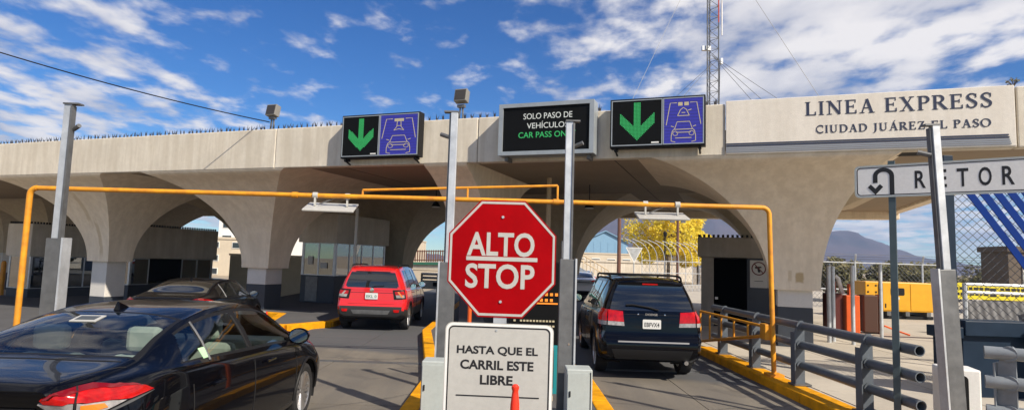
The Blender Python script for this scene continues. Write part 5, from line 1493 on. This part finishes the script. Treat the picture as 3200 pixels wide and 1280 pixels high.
def build_car(name, label, cat, loc, rz, P, step, paint, glass, cls, wheels, lights, extras, interior=False, group='cars in the lanes'):
    root = thing(name, label, cat, loc, rz, group)
    c = Car(P, step)
    (yr, yf), wr_, ww, sp = wheels
    def arch(ctr):
        return abs(ctr[0]) > P['wb'][3][1] * .55 and any((ctr[1] - yy) ** 2 + (ctr[2] - wr_) ** 2 < (wr_ + .055) ** 2 for yy in (yr, yf)) and ctr[2] < P['arch_top']
    def classify(m, ctr, cc):
        if m[0] in 'RL' and arch(ctr): return 'hole'
        return cls(m, ctr, cc)
    g = c.split(classify)
    body = c.sub(g.get(None, [])).build('body', paint, root, smooth=True, fixn=False)
    parts = []
    for k, faces in g.items():
        if k in (None, 'hole'): continue
        for sgn in (-1, 1):
            # a pane per gap and side: flood over shared corners
            todo = [f for f in faces if (sum(c.V[i][0] for i in f) >= 0) == (sgn > 0)] if 'screen' not in k and 'rear_window' not in k and 'bumper' not in k else (faces if sgn > 0 else [])
            own = {}
            for n_, f in enumerate(todo):
                for i in f: own.setdefault(i, []).append(n_)
            seen = set()
            for n_ in range(len(todo)):
                if n_ in seen: continue
                stack = [n_]; seen.add(n_); isl = []
                while stack:
                    q = stack.pop(); isl.append(todo[q])
                    for i in todo[q]:
                        for r_ in own[i]:
                            if r_ not in seen: seen.add(r_); stack.append(r_)
                if len(isl) > 6: parts.append((k, isl))
    for k, faces in parts:
        if k.startswith('trim'): c.sub(faces).build(k[5:] or 'trim', M_black, root, smooth=True, fixn=False)
        elif k.startswith('paint2'): c.sub(faces).build(k[7:], mat('unpainted_bumper', (0.018, 0.018, 0.019), 0.55), root, smooth=True, fixn=False)
        else: c.sub(faces).build(k, glass, root, smooth=True, fixn=False)
    half = P['wb'][3][1]
    for sx in (-1, 1):
        for yy in (yr, yf):
            make_wheel(root, sx * (half - ww / 2 - .015), yy, wr_, ww, sx, sp)
            # arch lip and liner
            pts = []
            for i in range(25):
                a = R(-12 + 204 * i / 24); py, pz = yy + (wr_ + .058) * math.cos(a), wr_ + (wr_ + .058) * math.sin(a)
                if pz < P['zb'][0][1] - .02: continue
                l2, _, _, _ = c.bvh.ray_cast(Vector((sx * 3, py, pz)), Vector((-sx, 0, 0)))
                if l2 is not None: pts.append(l2)
            if len(pts) > 3: MB().tube(pts, .017, 6).build('arch_lip', P.get('lip', M_black), root, smooth=True)
            ln = MB(); k = 20
            for i in range(k + 1):
                a = R(-20 + 220 * i / k)
                for xx in (half * .50, half - .02): ln.v.append((sx * xx, yy + (wr_ + .06) * math.cos(a), wr_ + (wr_ + .06) * math.sin(a)))
            ln.f = [(2 * i, 2 * i + 1, 2 * i + 3, 2 * i + 2) for i in range(k)]
            ln.build('arch_liner', M_dark, root, fixn=False)
    MB().bb((-half * .8, .25, P['zb'][0][1] - .06), (half * .8, P['L'] - .4, P['zb'][0][1] + .04)).build('underbody', M_dark, root)
    lights(c, root); extras(c, root)
    return root, c

def mirror(root, paint, x, y, z, side, wm=.20):
    mb = MB(); mb.lathe([(0, -.07), (.06, -.06), (.085, 0), (.09, .05), (.0, .055)], 16, 'Y'); mb.v = [(side * (x + .10) + v[0] * 1.25, y - v[1], z + v[2] * .95) for v in mb.v]
    m = mb.build('side_mirror', paint, root, smooth=True)
    MB().bar((side * (x - .05), y + .02, z - .05), (side * (x + .06), y + .02, z - .03), .05, .04).build('mirror_stalk', M_black, m)
    g = MB(); g.lathe([(0, 0), (.078, 0)], 18, 'Y'); g.v = [(side * (x + .10) + v[0] * 1.25, y - .057, z + v[2] * .92) for v in g.v]; g.build('mirror_glass', M_mirror, m)

def plate(root, c, z, txt, w=.34, h=.16, y=None, blue=False):
    loc, nor, _, _ = c.bvh.ray_cast(Vector((0, -2, z)), Vector((0, 1, 0)))
    y0 = loc.y - .03
    p = MB().plate(rrect(-w / 2, w / 2, z - h / 2, z + h / 2, .015), y0, y0 + .012).build('licence_plate', M_plate, root)
    text_mesh('plate_number', txt, M_signb if not blue else mat('plate_green', (0.03, 0.16, 0.12), .5), p, w * .82, h * .48, 0, z - .008, y0 - .0008, bold=.02, depth=.0006)
    return y0

# ---- near sedan and the sedan ahead of it
SEDAN = dict(L=4.63, arch_top=.80,
    zt=[(0, 1.07), (.05, 1.105), (.25, 1.128), (.62, 1.155), (1.05, 1.312), (1.45, 1.402), (1.80, 1.430), (2.2, 1.437), (2.6, 1.415), (2.85, 1.375), (3.2, 1.215), (3.55, 1.055), (4.0, .985), (4.40, .86), (4.63, .72)],
    zs=[(0, 1.02), (.3, 1.045), (.7, 1.075), (1.2, 1.055), (2.0, 1.005), (3.0, .955), (3.6, .905), (4.1, .85), (4.45, .74), (4.63, .62)],
    wb=[(0, .70), (.06, .775), (.18, .835), (.45, .880), (1.0, .892), (2.2, .885), (3.4, .892), (4.0, .885), (4.35, .82), (4.55, .68), (4.63, .52)],
    ws=[(0, .62), (.08, .70), (.25, .76), (.6, .815), (1.0, .838), (2.2, .842), (3.4, .842), (4.0, .79), (4.4, .68), (4.63, .44)],
    wr=[(0, .54), (.1, .60), (.3, .655), (.62, .665), (1.05, .612), (1.45, .585), (2.0, .590), (2.6, .588), (2.85, .595), (3.2, .645), (3.55, .70), (4.0, .66), (4.4, .55), (4.63, .36)],
    ze=[(0, 1.045), (.05, 1.075), (.25, 1.095), (.62, 1.125), (1.05, 1.245), (1.45, 1.335), (1.80, 1.375), (2.2, 1.385), (2.6, 1.36), (2.85, 1.315), (3.2, 1.165), (3.55, 1.0), (4.0, .93), (4.4, .80), (4.63, .68)],
    zb=[(0, .30), (.3, .24), (.8, .19), (3.7, .19), (4.3, .22), (4.63, .30)],
    kr=[(.2, .10), (.34, .03), (.45, 0), (.58, .01), (.66, .06), (.80, .11), (.92, .085), (1.0, .045), (1.06, .02), (1.10, .03)],
    kf=[(.2, .06), (.45, 0), (.6, .02), (.75, .10), (1.0, .2)])
def sedan_cls(m, ctr, c):
    x, y, z = ctr
    if m[0] in 'RL':
        k = m[2]; a, b = c.cum[7], c.cum[8]
        if a + 1 <= k < b - 1:
            lim = .96 + (z - 1.05) * 1.15      # slanted rear end of the side glazing
            if lim < y < 3.42:
                if abs(y - 2.18 - (z - 1.0) * -.10) < .055: return 'trim'
                if abs(y - 1.36 + (z - 1.0) * -.30) < .022: return 'trim'
                return 'rear_door_glass' if y < 2.1 else 'front_door_glass'
        elif k in (a, b - 1) and .96 + (z - 1.05) * 1.15 - .02 < y < 3.45: return 'trim_window_trim'
        if k >= c.cum[8] + 2 and k < c.K and .67 < y < 1.41: return 'rear_window' if (.70 < y < 1.38 and k >= c.cum[9]) else 'trim_window_border'
        if k >= c.cum[9] - 1 and k < c.K:
            if 2.90 < y < 3.50: return 'windscreen'
    return None
def sedan_lights(c, root):
    for sx in (-1, 1):
        D = (-sx * .55, .83, 0)
        U = (sx * .83, .55, 0); O = (sx * 1.25, -1.05, 0)
        # measured along U from the diagonal axis
        def pt(poly, nm, m, off): return c.patch([(u, (v - 1.06) * .82 + 1.07) for u, v in poly], O, U, (0, 0, 1), D, off + .006, .05, .025).build(nm, m, root, smooth=True)
        pt([(-.02, 1.005), (.06, 1.035), (.138, 1.052), (.138, .969), (.0, .975)], 'tail_lamp', M_lred, .012)
        pt([(.150, 1.054), (.22, 1.06), (.40, 1.03), (.50, 1.0), (.553, .96), (.42, .935), (.30, .955), (.150, .968)], 'tail_lamp', M_lred, .012)
        pt([(-.03, .970), (.135, .965), (.135, .885), (.05, .895)], 'reverse_lamp', M_lclear, .010)
        pt([(.152, .965), (.30, .952), (.40, .932), (.30, .895), (.152, .885)], 'indicator_lamp', M_lclear, .010)
        pt([(-.01, 1.012), (.06, 1.037), (.138, 1.054), (.22, 1.062), (.40, 1.032), (.50, 1.002), (.40, 1.012), (.22, 1.038), (.138, 1.030), (.06, 1.016)], 'lamp_band', mat('tail_lamp_dark', (0.16, 0.002, 0.003), .15, coat=.5), .0145)
        pt([(.17, .955), (.28, .942), (.30, .912), (.17, .900)], 'amber_bulb', M_lamber, .016)
        pt([(.140, 1.052), (.148, 1.052), (.148, .885), (.140, .885)], 'lamp_seam', M_dark, .0205)
        pt([(-.04, .884), (.15, .872), (.31, .884), (.42, .922), (.56, .95), (.43, .905), (.30, .868), (.15, .858), (-.02, .868)], 'lamp_trim', M_galvd, .010)
    # dark panel between the lamps and the lower bumper
    c.patch([(-.70, .52), (.70, .52), (.62, .30), (-.62, .30)], (0, -1, 0), (1, 0, 0), (0, 0, 1), (0, 1, 0), .006).build('lower_bumper', M_black, root, smooth=True)
    c.patch([(-.45, .955), (.45, .955), (.45, .925), (-.45, .925)], (0, -1, 0), (1, 0, 0), (0, 0, 1), (0, 1, 0), .012).build('garnish', M_black, root, smooth=True)
    for sx in (-1, 1):
        c.patch([(.28, .72), (.78, .78), (.74, .66), (.34, .62)] if sx > 0 else [(-.28, .72), (-.78, .78), (-.74, .66), (-.34, .62)], (0, 7, 0), (1, 0, 0), (0, 0, 1), (0, -1, 0), .008).build('headlamp', M_lclear, root, smooth=True)
def seam(c, root, pts, direc, r=.006, name='panel_gap'):
    MB().tube(c.surf_path(pts, direc, -.001), r, 5).build(name, M_dark, root)
def sedan_extras(near):
    def ex(c, root):
        for sx in (-1, 1):
            mirror(root, M_paintk if near else M_paintk2, .86, 3.12, 1.03, sx)
            d = (-sx, 0, 0); X = sx * 2
            for y0 in (1.05, 2.18, 3.28):
                seam(c, root, [(X, y0 + (.12 if y0 == 1.05 else 0) * (t < 3), .32 + t * .075) for t in range(9)], d)
            seam(c, root, [(X, 1.0 + .15 * t, .31) for t in range(16)], d)
            for y0 in (1.32, 2.42):
                h = c.surf_path([(X, y0 + .04 * t, .865) for t in range(6)], d, .022)
                MB().tube(h, .013, 6).build('door_handle', M_paintk if near else M_paintk2, root, smooth=True)
            # window surround and pillar strips
            for yb, slope in ((1.36, .30), (2.14, -.10)):
                pp = c.surf_path([(X, yb + slope * (z - 1.0), z) for z in (1.045, 1.10, 1.18, 1.26, 1.325)], d, .004)
                MB().tube(pp, .010, 5).build('window_divider', M_galvd if yb < 2 else M_black, root)
        # trunk lid gap and fuel of small things
        seam(c, root, [(-.60 + .1 * t, .60, 3) for t in range(13)], (0, 0, -1))
        for sx in (-1, 1): seam(c, root, [(sx * (.66 - .012 * t), .56 - .05 * t, 3) for t in range(10)], (0, 0, -1), .005)
        fin = MB(); loc, _, _, _ = c.bvh.ray_cast(Vector((0, 1.56, 3)), Vector((0, 0, -1))); z = loc.z
        fin.add([(-.028, 1.46, z - .012), (.028, 1.46, z - .012), (.034, 1.60, z - .006), (-.034, 1.60, z - .006), (-.006, 1.47, z + .06), (.006, 1.47, z + .06), (.006, 1.62, z + .004), (-.006, 1.62, z + .004)],
                [(0, 1, 5, 4), (1, 2, 6, 5), (2, 3, 7, 6), (3, 0, 4, 7), (4, 5, 6, 7)])
        fin.build('antenna_fin', M_paintk if near else M_paintk2, root, bevel=.006)
        plate(root, c, .80, 'EJD 51 A')
        if near:
            # sticker on the rear window, stickers on the side glass
            st = c.patch([(-.16, 0), (.04, 0), (.04, .13), (-.16, .13)], (0, 1.15, 3), (1, 0, 0), (0, 1, 0), (0, 0, -1), .006, .0, .04).build('window_sticker', M_signw, root)
            c.patch([(-.135, .025), (.015, .025), (.015, .105), (-.135, .105)], (0, 1.15, 3), (1, 0, 0), (0, 1, 0), (0, 0, -1), .008, .0, .04).build('sticker_print', mat('sticker_grey', (0.06, 0.07, 0.08), .6), st)
            c.patch([(1.30, 1.065), (1.39, 1.065), (1.39, 1.14), (1.30, 1.14)], (3, 0, 0), (0, 1, 0), (0, 0, 1), (-1, 0, 0), .004, .0, .05).build('side_sticker', M_stick, root)
            # cabin: floor, seats, headrests, parcel shelf, dashboard
            MB().bb((-.74, .95, .30), (.74, 3.3, .38)).build('cabin_floor', M_dark, root)
            MB().bb((-.70, .62, .90), (.70, 1.18, .97)).build('parcel_shelf', M_seat, root)
            for x in (-.36, .36):
                for y, hh in ((1.20, 1.08), (2.22, 1.05)):
                    s_ = MB().bb((x - .25, y, .55), (x + .25, y + .16, hh)).build('seat_back', M_seat, root, bevel=.05)
                    MB().bb((x - .13, y + .02, hh + .03), (x + .13, y + .12, hh + .22)).build('headrest', M_seat, s_, bevel=.04)
                MB().bb((x - .25, 2.36, .42), (x + .25, 2.85, .60)).build('seat_cushion', M_seat, root, bevel=.04)
            MB().bb((-.70, 3.05, .72), (.70, 3.42, .98)).build('dashboard', M_seat, root, bevel=.04)
            MB().lathe([(.17, -.014), (.188, 0), (.17, .014)], 20, 'Y', (-.36, 2.98, .95)).build('steering_wheel', M_black, root, smooth=True)
            MB().bb((-.10, 2.95, 1.27), (.10, 2.98, 1.33)).build('rear_view_mirror', M_black, root)
    return ex
build_car('sedan', 'glossy black sedan close by in the near lane', 'car', (-3.19, 3.58, 0), R(0.3), SEDAN, .013, M_paintk, M_glassc, sedan_cls,
          ((.98, 3.68), .325, .215, 10), sedan_lights, sedan_extras(True))
build_car('sedan', 'dark sedan partly hidden beyond the glossy black one', 'car', (-7.15, 12.7, -.17), R(7.0), SEDAN, .03, M_paintk2, M_glasst, sedan_cls,
          ((.98, 3.68), .325, .215, 8), sedan_lights, sedan_extras(False))

# ---- crossover (black) and small box hatchback (red)
XOVER = dict(L=4.89, arch_top=.92,
    zt=[(0, 1.615), (.10, 1.645), (.5, 1.668), (1.2, 1.690), (2.2, 1.690), (2.9, 1.640), (3.3, 1.45), (3.75, 1.20), (4.3, 1.10), (4.7, .98), (4.89, .82)],
    zs=[(0, 1.10), (.4, 1.10), (1.2, 1.085), (3.0, 1.02), (3.8, 1.0), (4.4, .93), (4.75, .80), (4.89, .68)],
    wb=[(0, 0.756), (0.05, 0.7985), (0.14, 0.8363), (0.35, 0.8618), (1.2, 0.8675), (3.6, 0.8675), (4.3, 0.8505), (4.7, 0.756), (4.89, 0.567)],
    ws=[(0, 0.7135), (0.05, 0.756), (0.14, 0.7891), (0.35, 0.8174), (1.2, 0.824), (3.2, 0.824), (3.9, 0.8032), (4.4, 0.7371), (4.89, 0.4725)],
    wr=[(0, 0.5292), (0.1, 0.567), (0.35, 0.5906), (1.2, 0.6048), (2.6, 0.6048), (3.0, 0.6142), (3.4, 0.6615), (3.8, 0.7182), (4.4, 0.6426), (4.89, 0.3969)],
    ze=[(0, 1.565), (.10, 1.59), (.5, 1.612), (1.2, 1.63), (2.2, 1.625), (2.9, 1.575), (3.3, 1.39), (3.75, 1.14), (4.3, 1.03), (4.7, .92), (4.89, .76)],
    zb=[(0, .36), (.3, .28), (.9, .22), (3.9, .22), (4.5, .24), (4.89, .32)],
    kr=[(.25, .12), (.40, .03), (.52, 0), (.66, .01), (.74, .07), (.95, .09), (1.12, .11), (1.25, .16), (1.55, .27), (1.62, .26), (1.70, .24)],
    kf=[(.2, .06), (.45, 0), (.6, .02), (.8, .10), (1.0, .2)])
def xover_cls(m, ctr, c):
    x, y, z = ctr
    if m[0] in 'RL':
        k = m[2]; a, b = c.cum[7], c.cum[8]
        if a + 1 <= k < b - 1 and .62 + (z - 1.1) * .5 < y < 3.62:
            if abs(y - 1.55) < .05 or abs(y - 2.55) < .055: return 'trim'
            return 'side_glass'
        if k >= c.cum[9] - 1 and 2.98 < y < 3.70: return 'windscreen'
    if m[0] == 'rear' and inpoly(x, z, [(-.68, 1.15), (.68, 1.15), (.58, 1.52), (.52, 1.56), (-.52, 1.56), (-.58, 1.52)]): return 'rear_window'
    return None
def rear_patch(c, root, poly, nm, m, off=.010, mirror_=False, depth=.03):
    for sx in ((-1, 1) if mirror_ else (1,)):
        P = [(sx * px, pz) for px, pz in poly]
        c.patch(P, (0, -1.2, 0), (1, 0, 0), (0, 0, 1), (0, 1, 0), off, depth).build(nm, m, root, smooth=True)
def xover_lights(c, root):
    for sx in (-1, 1):
        D = (-sx * .5, .866, 0); U = (sx * .866, .5, 0); O = (sx * 1.15, -1.0, 0)
        def pt(poly, nm, m, off): c.patch(poly, O, U, (0, 0, 1), D, off).build(nm, m, root, smooth=True)
        pt([(-.03, 1.125), (.175, 1.145), (.175, .965), (-.055, .955)], 'tail_lamp', M_lred, .018)
        pt([(-.055, .952), (.175, .962), (.175, .90), (-.065, .89)], 'reverse_lamp', M_lclear, .016)
        pt([(.192, 1.145), (.36, 1.16), (.42, 1.12), (.40, .965), (.192, .965)], 'tail_lamp', M_lred, .018)
        pt([(.192, .962), (.40, .962), (.39, .90), (.192, .90)], 'reverse_lamp', M_lclear, .016)
        pt([(.20, .80), (.46, .82), (.44, .66), (.26, .64)], 'corner_reflector', mat('dark_blue_gloss', (0.01, 0.02, 0.04), .1, coat=1.0), .008)
        c.patch([(sx * .35, .95), (sx * .80, 1.0), (sx * .78, .86), (sx * .40, .82)], (0, 7, 0), (1, 0, 0), (0, 0, 1), (0, -1, 0), .008).build('headlamp', M_lclear, root, smooth=True)
    rear_patch(c, root, [(-.56, .652), (.60, .652), (.60, .632), (-.56, .632)], 'chrome_strip', mat('dull_strip', (0.20, 0.20, 0.205), 0.45, metal=0.4), .012)
    rear_patch(c, root, [(-.13, 1.59), (.13, 1.59), (.13, 1.57), (-.13, 1.57)], 'brake_lamp', M_lred, .02)
    rear_patch(c, root, [(-.66, .52), (.66, .52), (.6, .36), (-.6, .36)], 'lower_bumper', M_black, .006)
def xover_extras(c, root):
    for sx in (-1, 1):
        mirror(root, M_paintk, .88, 3.25, 1.16, sx)
        pts = [(sx * .615, y, c.f['ze'](y) + (.085 if 0 < i < 5 else .02)) for i, y in enumerate((.62, .74, 1.3, 1.9, 2.45, 2.6))]
        MB().tube(smoothpath(pts, 3), .019, 8).build('roof_rail', M_black, root, smooth=True)
        d = (-sx, 0, 0)
        for y0 in (1.5, 2.55, 3.5): seam(c, root, [(sx * 2, y0, .36 + t * .085) for t in range(9)], d)
        for y0 in (1.75, 2.75): MB().tube(c.surf_path([(sx * 2, y0 + .04 * t, .98) for t in range(6)], d, .024), .014, 6).build('door_handle', M_paintk, root, smooth=True)
    for y in (.95, 2.2): MB().tube([(-.615, y, c.f['ze'](y) + .09), (.615, y, c.f['ze'](y) + .09)], .016, 6).build('roof_crossbar', M_black, root)
    # wiper
    w = []
    for px, pz in ((.12, 1.16), (-.05, 1.20), (-.30, 1.235), (-.42, 1.23)):
        l, _, _, _ = c.bvh.ray_cast(Vector((px, -1, pz)), Vector((0, 1, 0))); w.append(l + Vector((0, -.03, 0)))
    MB().tube(w, .013, 6).build('wiper', M_black, root)
    y0 = plate(root, c, .93, 'EBFVX4', .30, .15)
    l, _, _, _ = c.bvh.ray_cast(Vector((0, -1, 1.07)), Vector((0, 1, 0)))
    text_mesh('maker_lettering', 'DODGE', M_chrome, root, .20, .035, 0, 1.085, l.y - .006, bold=.02, depth=.003)
    for x in (-.22, .22): MB().lathe([(0, -.008), (.012, -.006), (.012, .002)], 10, 'Y', (x, l.y - .004, 1.085)).build('badge_stud', M_chrome, root)
    rear_patch(c, root, [(-.72, 1.085), (.72, 1.085), (.72, 1.078), (-.72, 1.078)], 'tailgate_gap', M_dark, .003)
    for x in (.55,): MB().tube([(x, -.02, .33), (x, .25, .33)], .035, 10).build('tail_pipe', M_chrome, root)
    # child and stickers on the side glass are left to reflections; a pale sticker on the rear quarter glass
    for sx in (-1,): c.patch([(1.05, 1.16), (1.13, 1.16), (1.13, 1.19), (1.05, 1.19)], (-3, 0, 0), (0, 1, 0), (0, 0, 1), (1, 0, 0), .005, 0, .05).build('window_sticker', M_plate, root)
build_car('crossover', 'black family crossover with red tail lamps in the eastern lane', 'car', (2.37, 10.15, 0), R(-1.6), XOVER, .03, M_paintk, M_glasst, xover_cls,
          ((1.0, 3.89), .36, .225, 7), xover_lights, xover_extras)

BOXY = dict(L=4.23, arch_top=.92, lip=M_black,
    zt=[(0, 1.60), (.08, 1.63), (.4, 1.655), (1.2, 1.672), (2.0, 1.668), (2.45, 1.625), (2.75, 1.46), (3.05, 1.25), (3.2, 1.17), (3.8, 1.10), (4.1, 1.02), (4.23, .88)],
    zs=[(0, 1.06), (.4, 1.06), (1.2, 1.05), (2.6, 1.02), (3.3, 1.0), (3.9, .95), (4.15, .84), (4.23, .72)],
    wb=[(0, .80), (.05, .85), (.13, .885), (.3, .900), (1.0, .902), (3.2, .902), (3.8, .89), (4.08, .80), (4.23, .66)],
    ws=[(0, .755), (.05, .80), (.13, .835), (.3, .86), (1.0, .865), (2.8, .865), (3.5, .84), (4.0, .78), (4.23, .58)],
    wr=[(0, .56), (.08, .59), (.3, .61), (1.0, .62), (2.3, .62), (2.7, .69), (3.1, .75), (3.8, .70), (4.23, .5)],
    ze=[(0, 1.545), (.08, 1.57), (.4, 1.595), (1.2, 1.61), (2.0, 1.60), (2.45, 1.56), (2.75, 1.40), (3.05, 1.19), (3.2, 1.11), (3.8, 1.04), (4.1, .95), (4.23, .82)],
    zb=[(0, .38), (.3, .30), (.8, .24), (3.4, .24), (3.9, .26), (4.23, .34)],
    kr=[(.25, .10), (.42, .02), (.55, 0), (.66, .02), (.72, .07), (.95, .085), (1.10, .095), (1.25, .11), (1.55, .155), (1.62, .15), (1.70, .14)],
    kf=[(.2, .06), (.45, 0), (.6, .02), (.8, .06), (1.0, .1)])
def boxy_cls(m, ctr, c):
    x, y, z = ctr
    if m[0] in 'RL':
        k = m[2]; a, b = c.cum[7], c.cum[8]
        if a + 1 <= k < b - 1 and .48 + (z - 1.1) * .25 < y < 2.92:
            if abs(y - 1.05) < .05 or abs(y - 1.95) < .05: return 'trim'
            return 'side_glass'
        if k >= c.cum[9] - 1 and 2.52 < y < 3.05: return 'windscreen'
        if z < .56: return 'paint2_lower_cladding'
    if m[0] == 'rear':
        if inpoly(x, z, [(-.68, 1.16), (-.66, 1.115), (-.58, 1.10), (.58, 1.10), (.66, 1.115), (.68, 1.16), (.59, 1.46), (.55, 1.495), (-.55, 1.495), (-.59, 1.46)]): return 'rear_window'
        if z < .64: return 'paint2_lower_bumper'
    return None
def boxy_lights(c, root):
    bz = mat('dark_bezel', (0.02, 0.014, 0.014), .25, coat=.6)
    for sx in (-1, 1):
        D = (-sx * .42, .907, 0); U = (sx * .907, .42, 0); O = (sx * 1.05, -1.0, 0)
        def pt(poly, nm, m, off): return c.patch([(u * .9 + .28, v) for u, v in poly], O, U, (0, 0, 1), D, off).build(nm, m, root, smooth=True)
        pt([(-.32, 1.06), (.0, 1.07), (.04, .84), (-.28, .82)], 'lamp_bezel', bz, .012)
        pt([(-.27, 1.02), (-.04, 1.03), (-.01, .94), (-.25, .93)], 'tail_lamp', M_lred, .022)
        pt([(-.24, .93), (-.03, .935), (-.01, .87), (-.22, .86)], 'reverse_lamp', M_lclear, .022)
        P = [(-.20, 1.01), (-.16, 1.02), (-.05, .89), (-.09, .88)]; pt(P, 'lamp_cross', M_lamber if sx > 0 else M_lclear, .026)
        rear_patch(c, root, [(sx * .58, .565), (sx * .74, .565), (sx * .72, .50), (sx * .60, .50)], 'fog_reflector', M_lred, .014)
        c.patch([(sx * .42, .95), (sx * .78, .97), (sx * .78, .80), (sx * .42, .80)], (0, 7, 0), (1, 0, 0), (0, 0, 1), (0, -1, 0), .008).build('headlamp', M_lclear, root, smooth=True)
    rear_patch(c, root, [(-.50, .545), (.50, .545), (.44, .44), (-.44, .44)], 'bumper_insert', M_galvd, .008)
def boxy_extras(c, root):
    for sx in (-1, 1):
        mirror(root, M_black, .86, 2.62, 1.13, sx)
        pts = [(sx * .60, y, c.f['ze'](y) + (.075 if 0 < i < 4 else .02)) for i, y in enumerate((.35, .46, 1.2, 2.1, 2.24))]
        MB().tube(smoothpath(pts, 3), .017, 8).build('roof_rail', M_black, root, smooth=True)
        d = (-sx, 0, 0)
        for y0 in (1.02, 1.95, 2.85): seam(c, root, [(sx * 2, y0, .42 + t * .075) for t in range(9)], d)
        for y0 in (1.2, 2.12): MB().tube(c.surf_path([(sx * 2, y0 + .04 * t, .97) for t in range(6)], d, .024), .014, 6).build('door_handle', M_paintr, root, smooth=True)
    plate(root, c, .895, 'EKL 0', .32, .155, blue=True)
    l, _, _, _ = c.bvh.ray_cast(Vector((0, -1, 1.03)), Vector((0, 1, 0)))
    MB().lathe([(0, -.012), (.055, -.010), (.06, .0)], 18, 'Y', (0, l.y - .004, 1.045)).build('badge', M_chrome, root, smooth=True)
    w = []
    for px, pz in ((0.0, 1.11), (.06, 1.14), (.30, 1.155)):
        l, _, _, _ = c.bvh.ray_cast(Vector((px, -1, pz)), Vector((0, 1, 0))); w.append(l + Vector((0, -.025, 0)))
    MB().tube(w, .012, 6).build('wiper', M_black, root)
    rear_patch(c, root, [(-.58, .985), (.58, .985), (.58, .975), (-.58, .975)], 'tailgate_crease', M_dark, .003)
    rear_patch(c, root, [(-.60, .70), (.60, .70), (.60, .693), (-.60, .693)], 'tailgate_gap', M_dark, .003)
    rear_patch(c, root, [(-.44, 1.525), (.44, 1.525), (.44, 1.505), (-.44, 1.505)], 'brake_lamp', bm_dark, .012)
bm_dark = mat('dark_bezel', (0, 0, 0))
build_car('hatchback', 'red boxy hatchback crossover stopped beside the glazed toll booth', 'car', (-3.53, 15.75, 0), R(0.8), BOXY, .035, M_paintr, M_glasst, boxy_cls,
          ((.78, 3.35), .34, .215, 7), boxy_lights, boxy_extras)
# queue beyond the canopy, only roofs and windows show
def far_cls(m, ctr, c): return sedan_cls(m, ctr, c)
for i, (x, y, paint, lab) in enumerate(((3.6, 31.0, M_paintw, 'white car waiting beyond the canopy ahead of the crossover'), (4.6, 38.5, M_paintw, 'second white car waiting farther beyond the canopy'))):
    build_car('sedan', lab, 'car', (x, y, 0), R(-6), SEDAN, .10, paint, M_glasst, far_cls, ((.98, 3.68), .325, .215, 6), sedan_lights, lambda c, root: None, group='cars beyond the canopy')

# ------------------------------------------------------------------ the air between here and the mountains
def haze():
    m = bpy.data.materials.new('haze_air'); m.use_nodes = True; t = NT(m.node_tree); t.n.clear()
    v = t.new('ShaderNodeVolumePrincipled', {'Color': (0.42, 0.62, 1.0, 1), 'Density': 0.0002, 'Anisotropy': 0.1})
    o = t.new('ShaderNodeOutputMaterial'); t.l.new(v.outputs[0], o.inputs['Volume'])
    ob = MB().bb((-3000, -300, -3.0), (3000, 3000, 265)).build('haze', m); ob['kind'] = 'stuff'
haze()
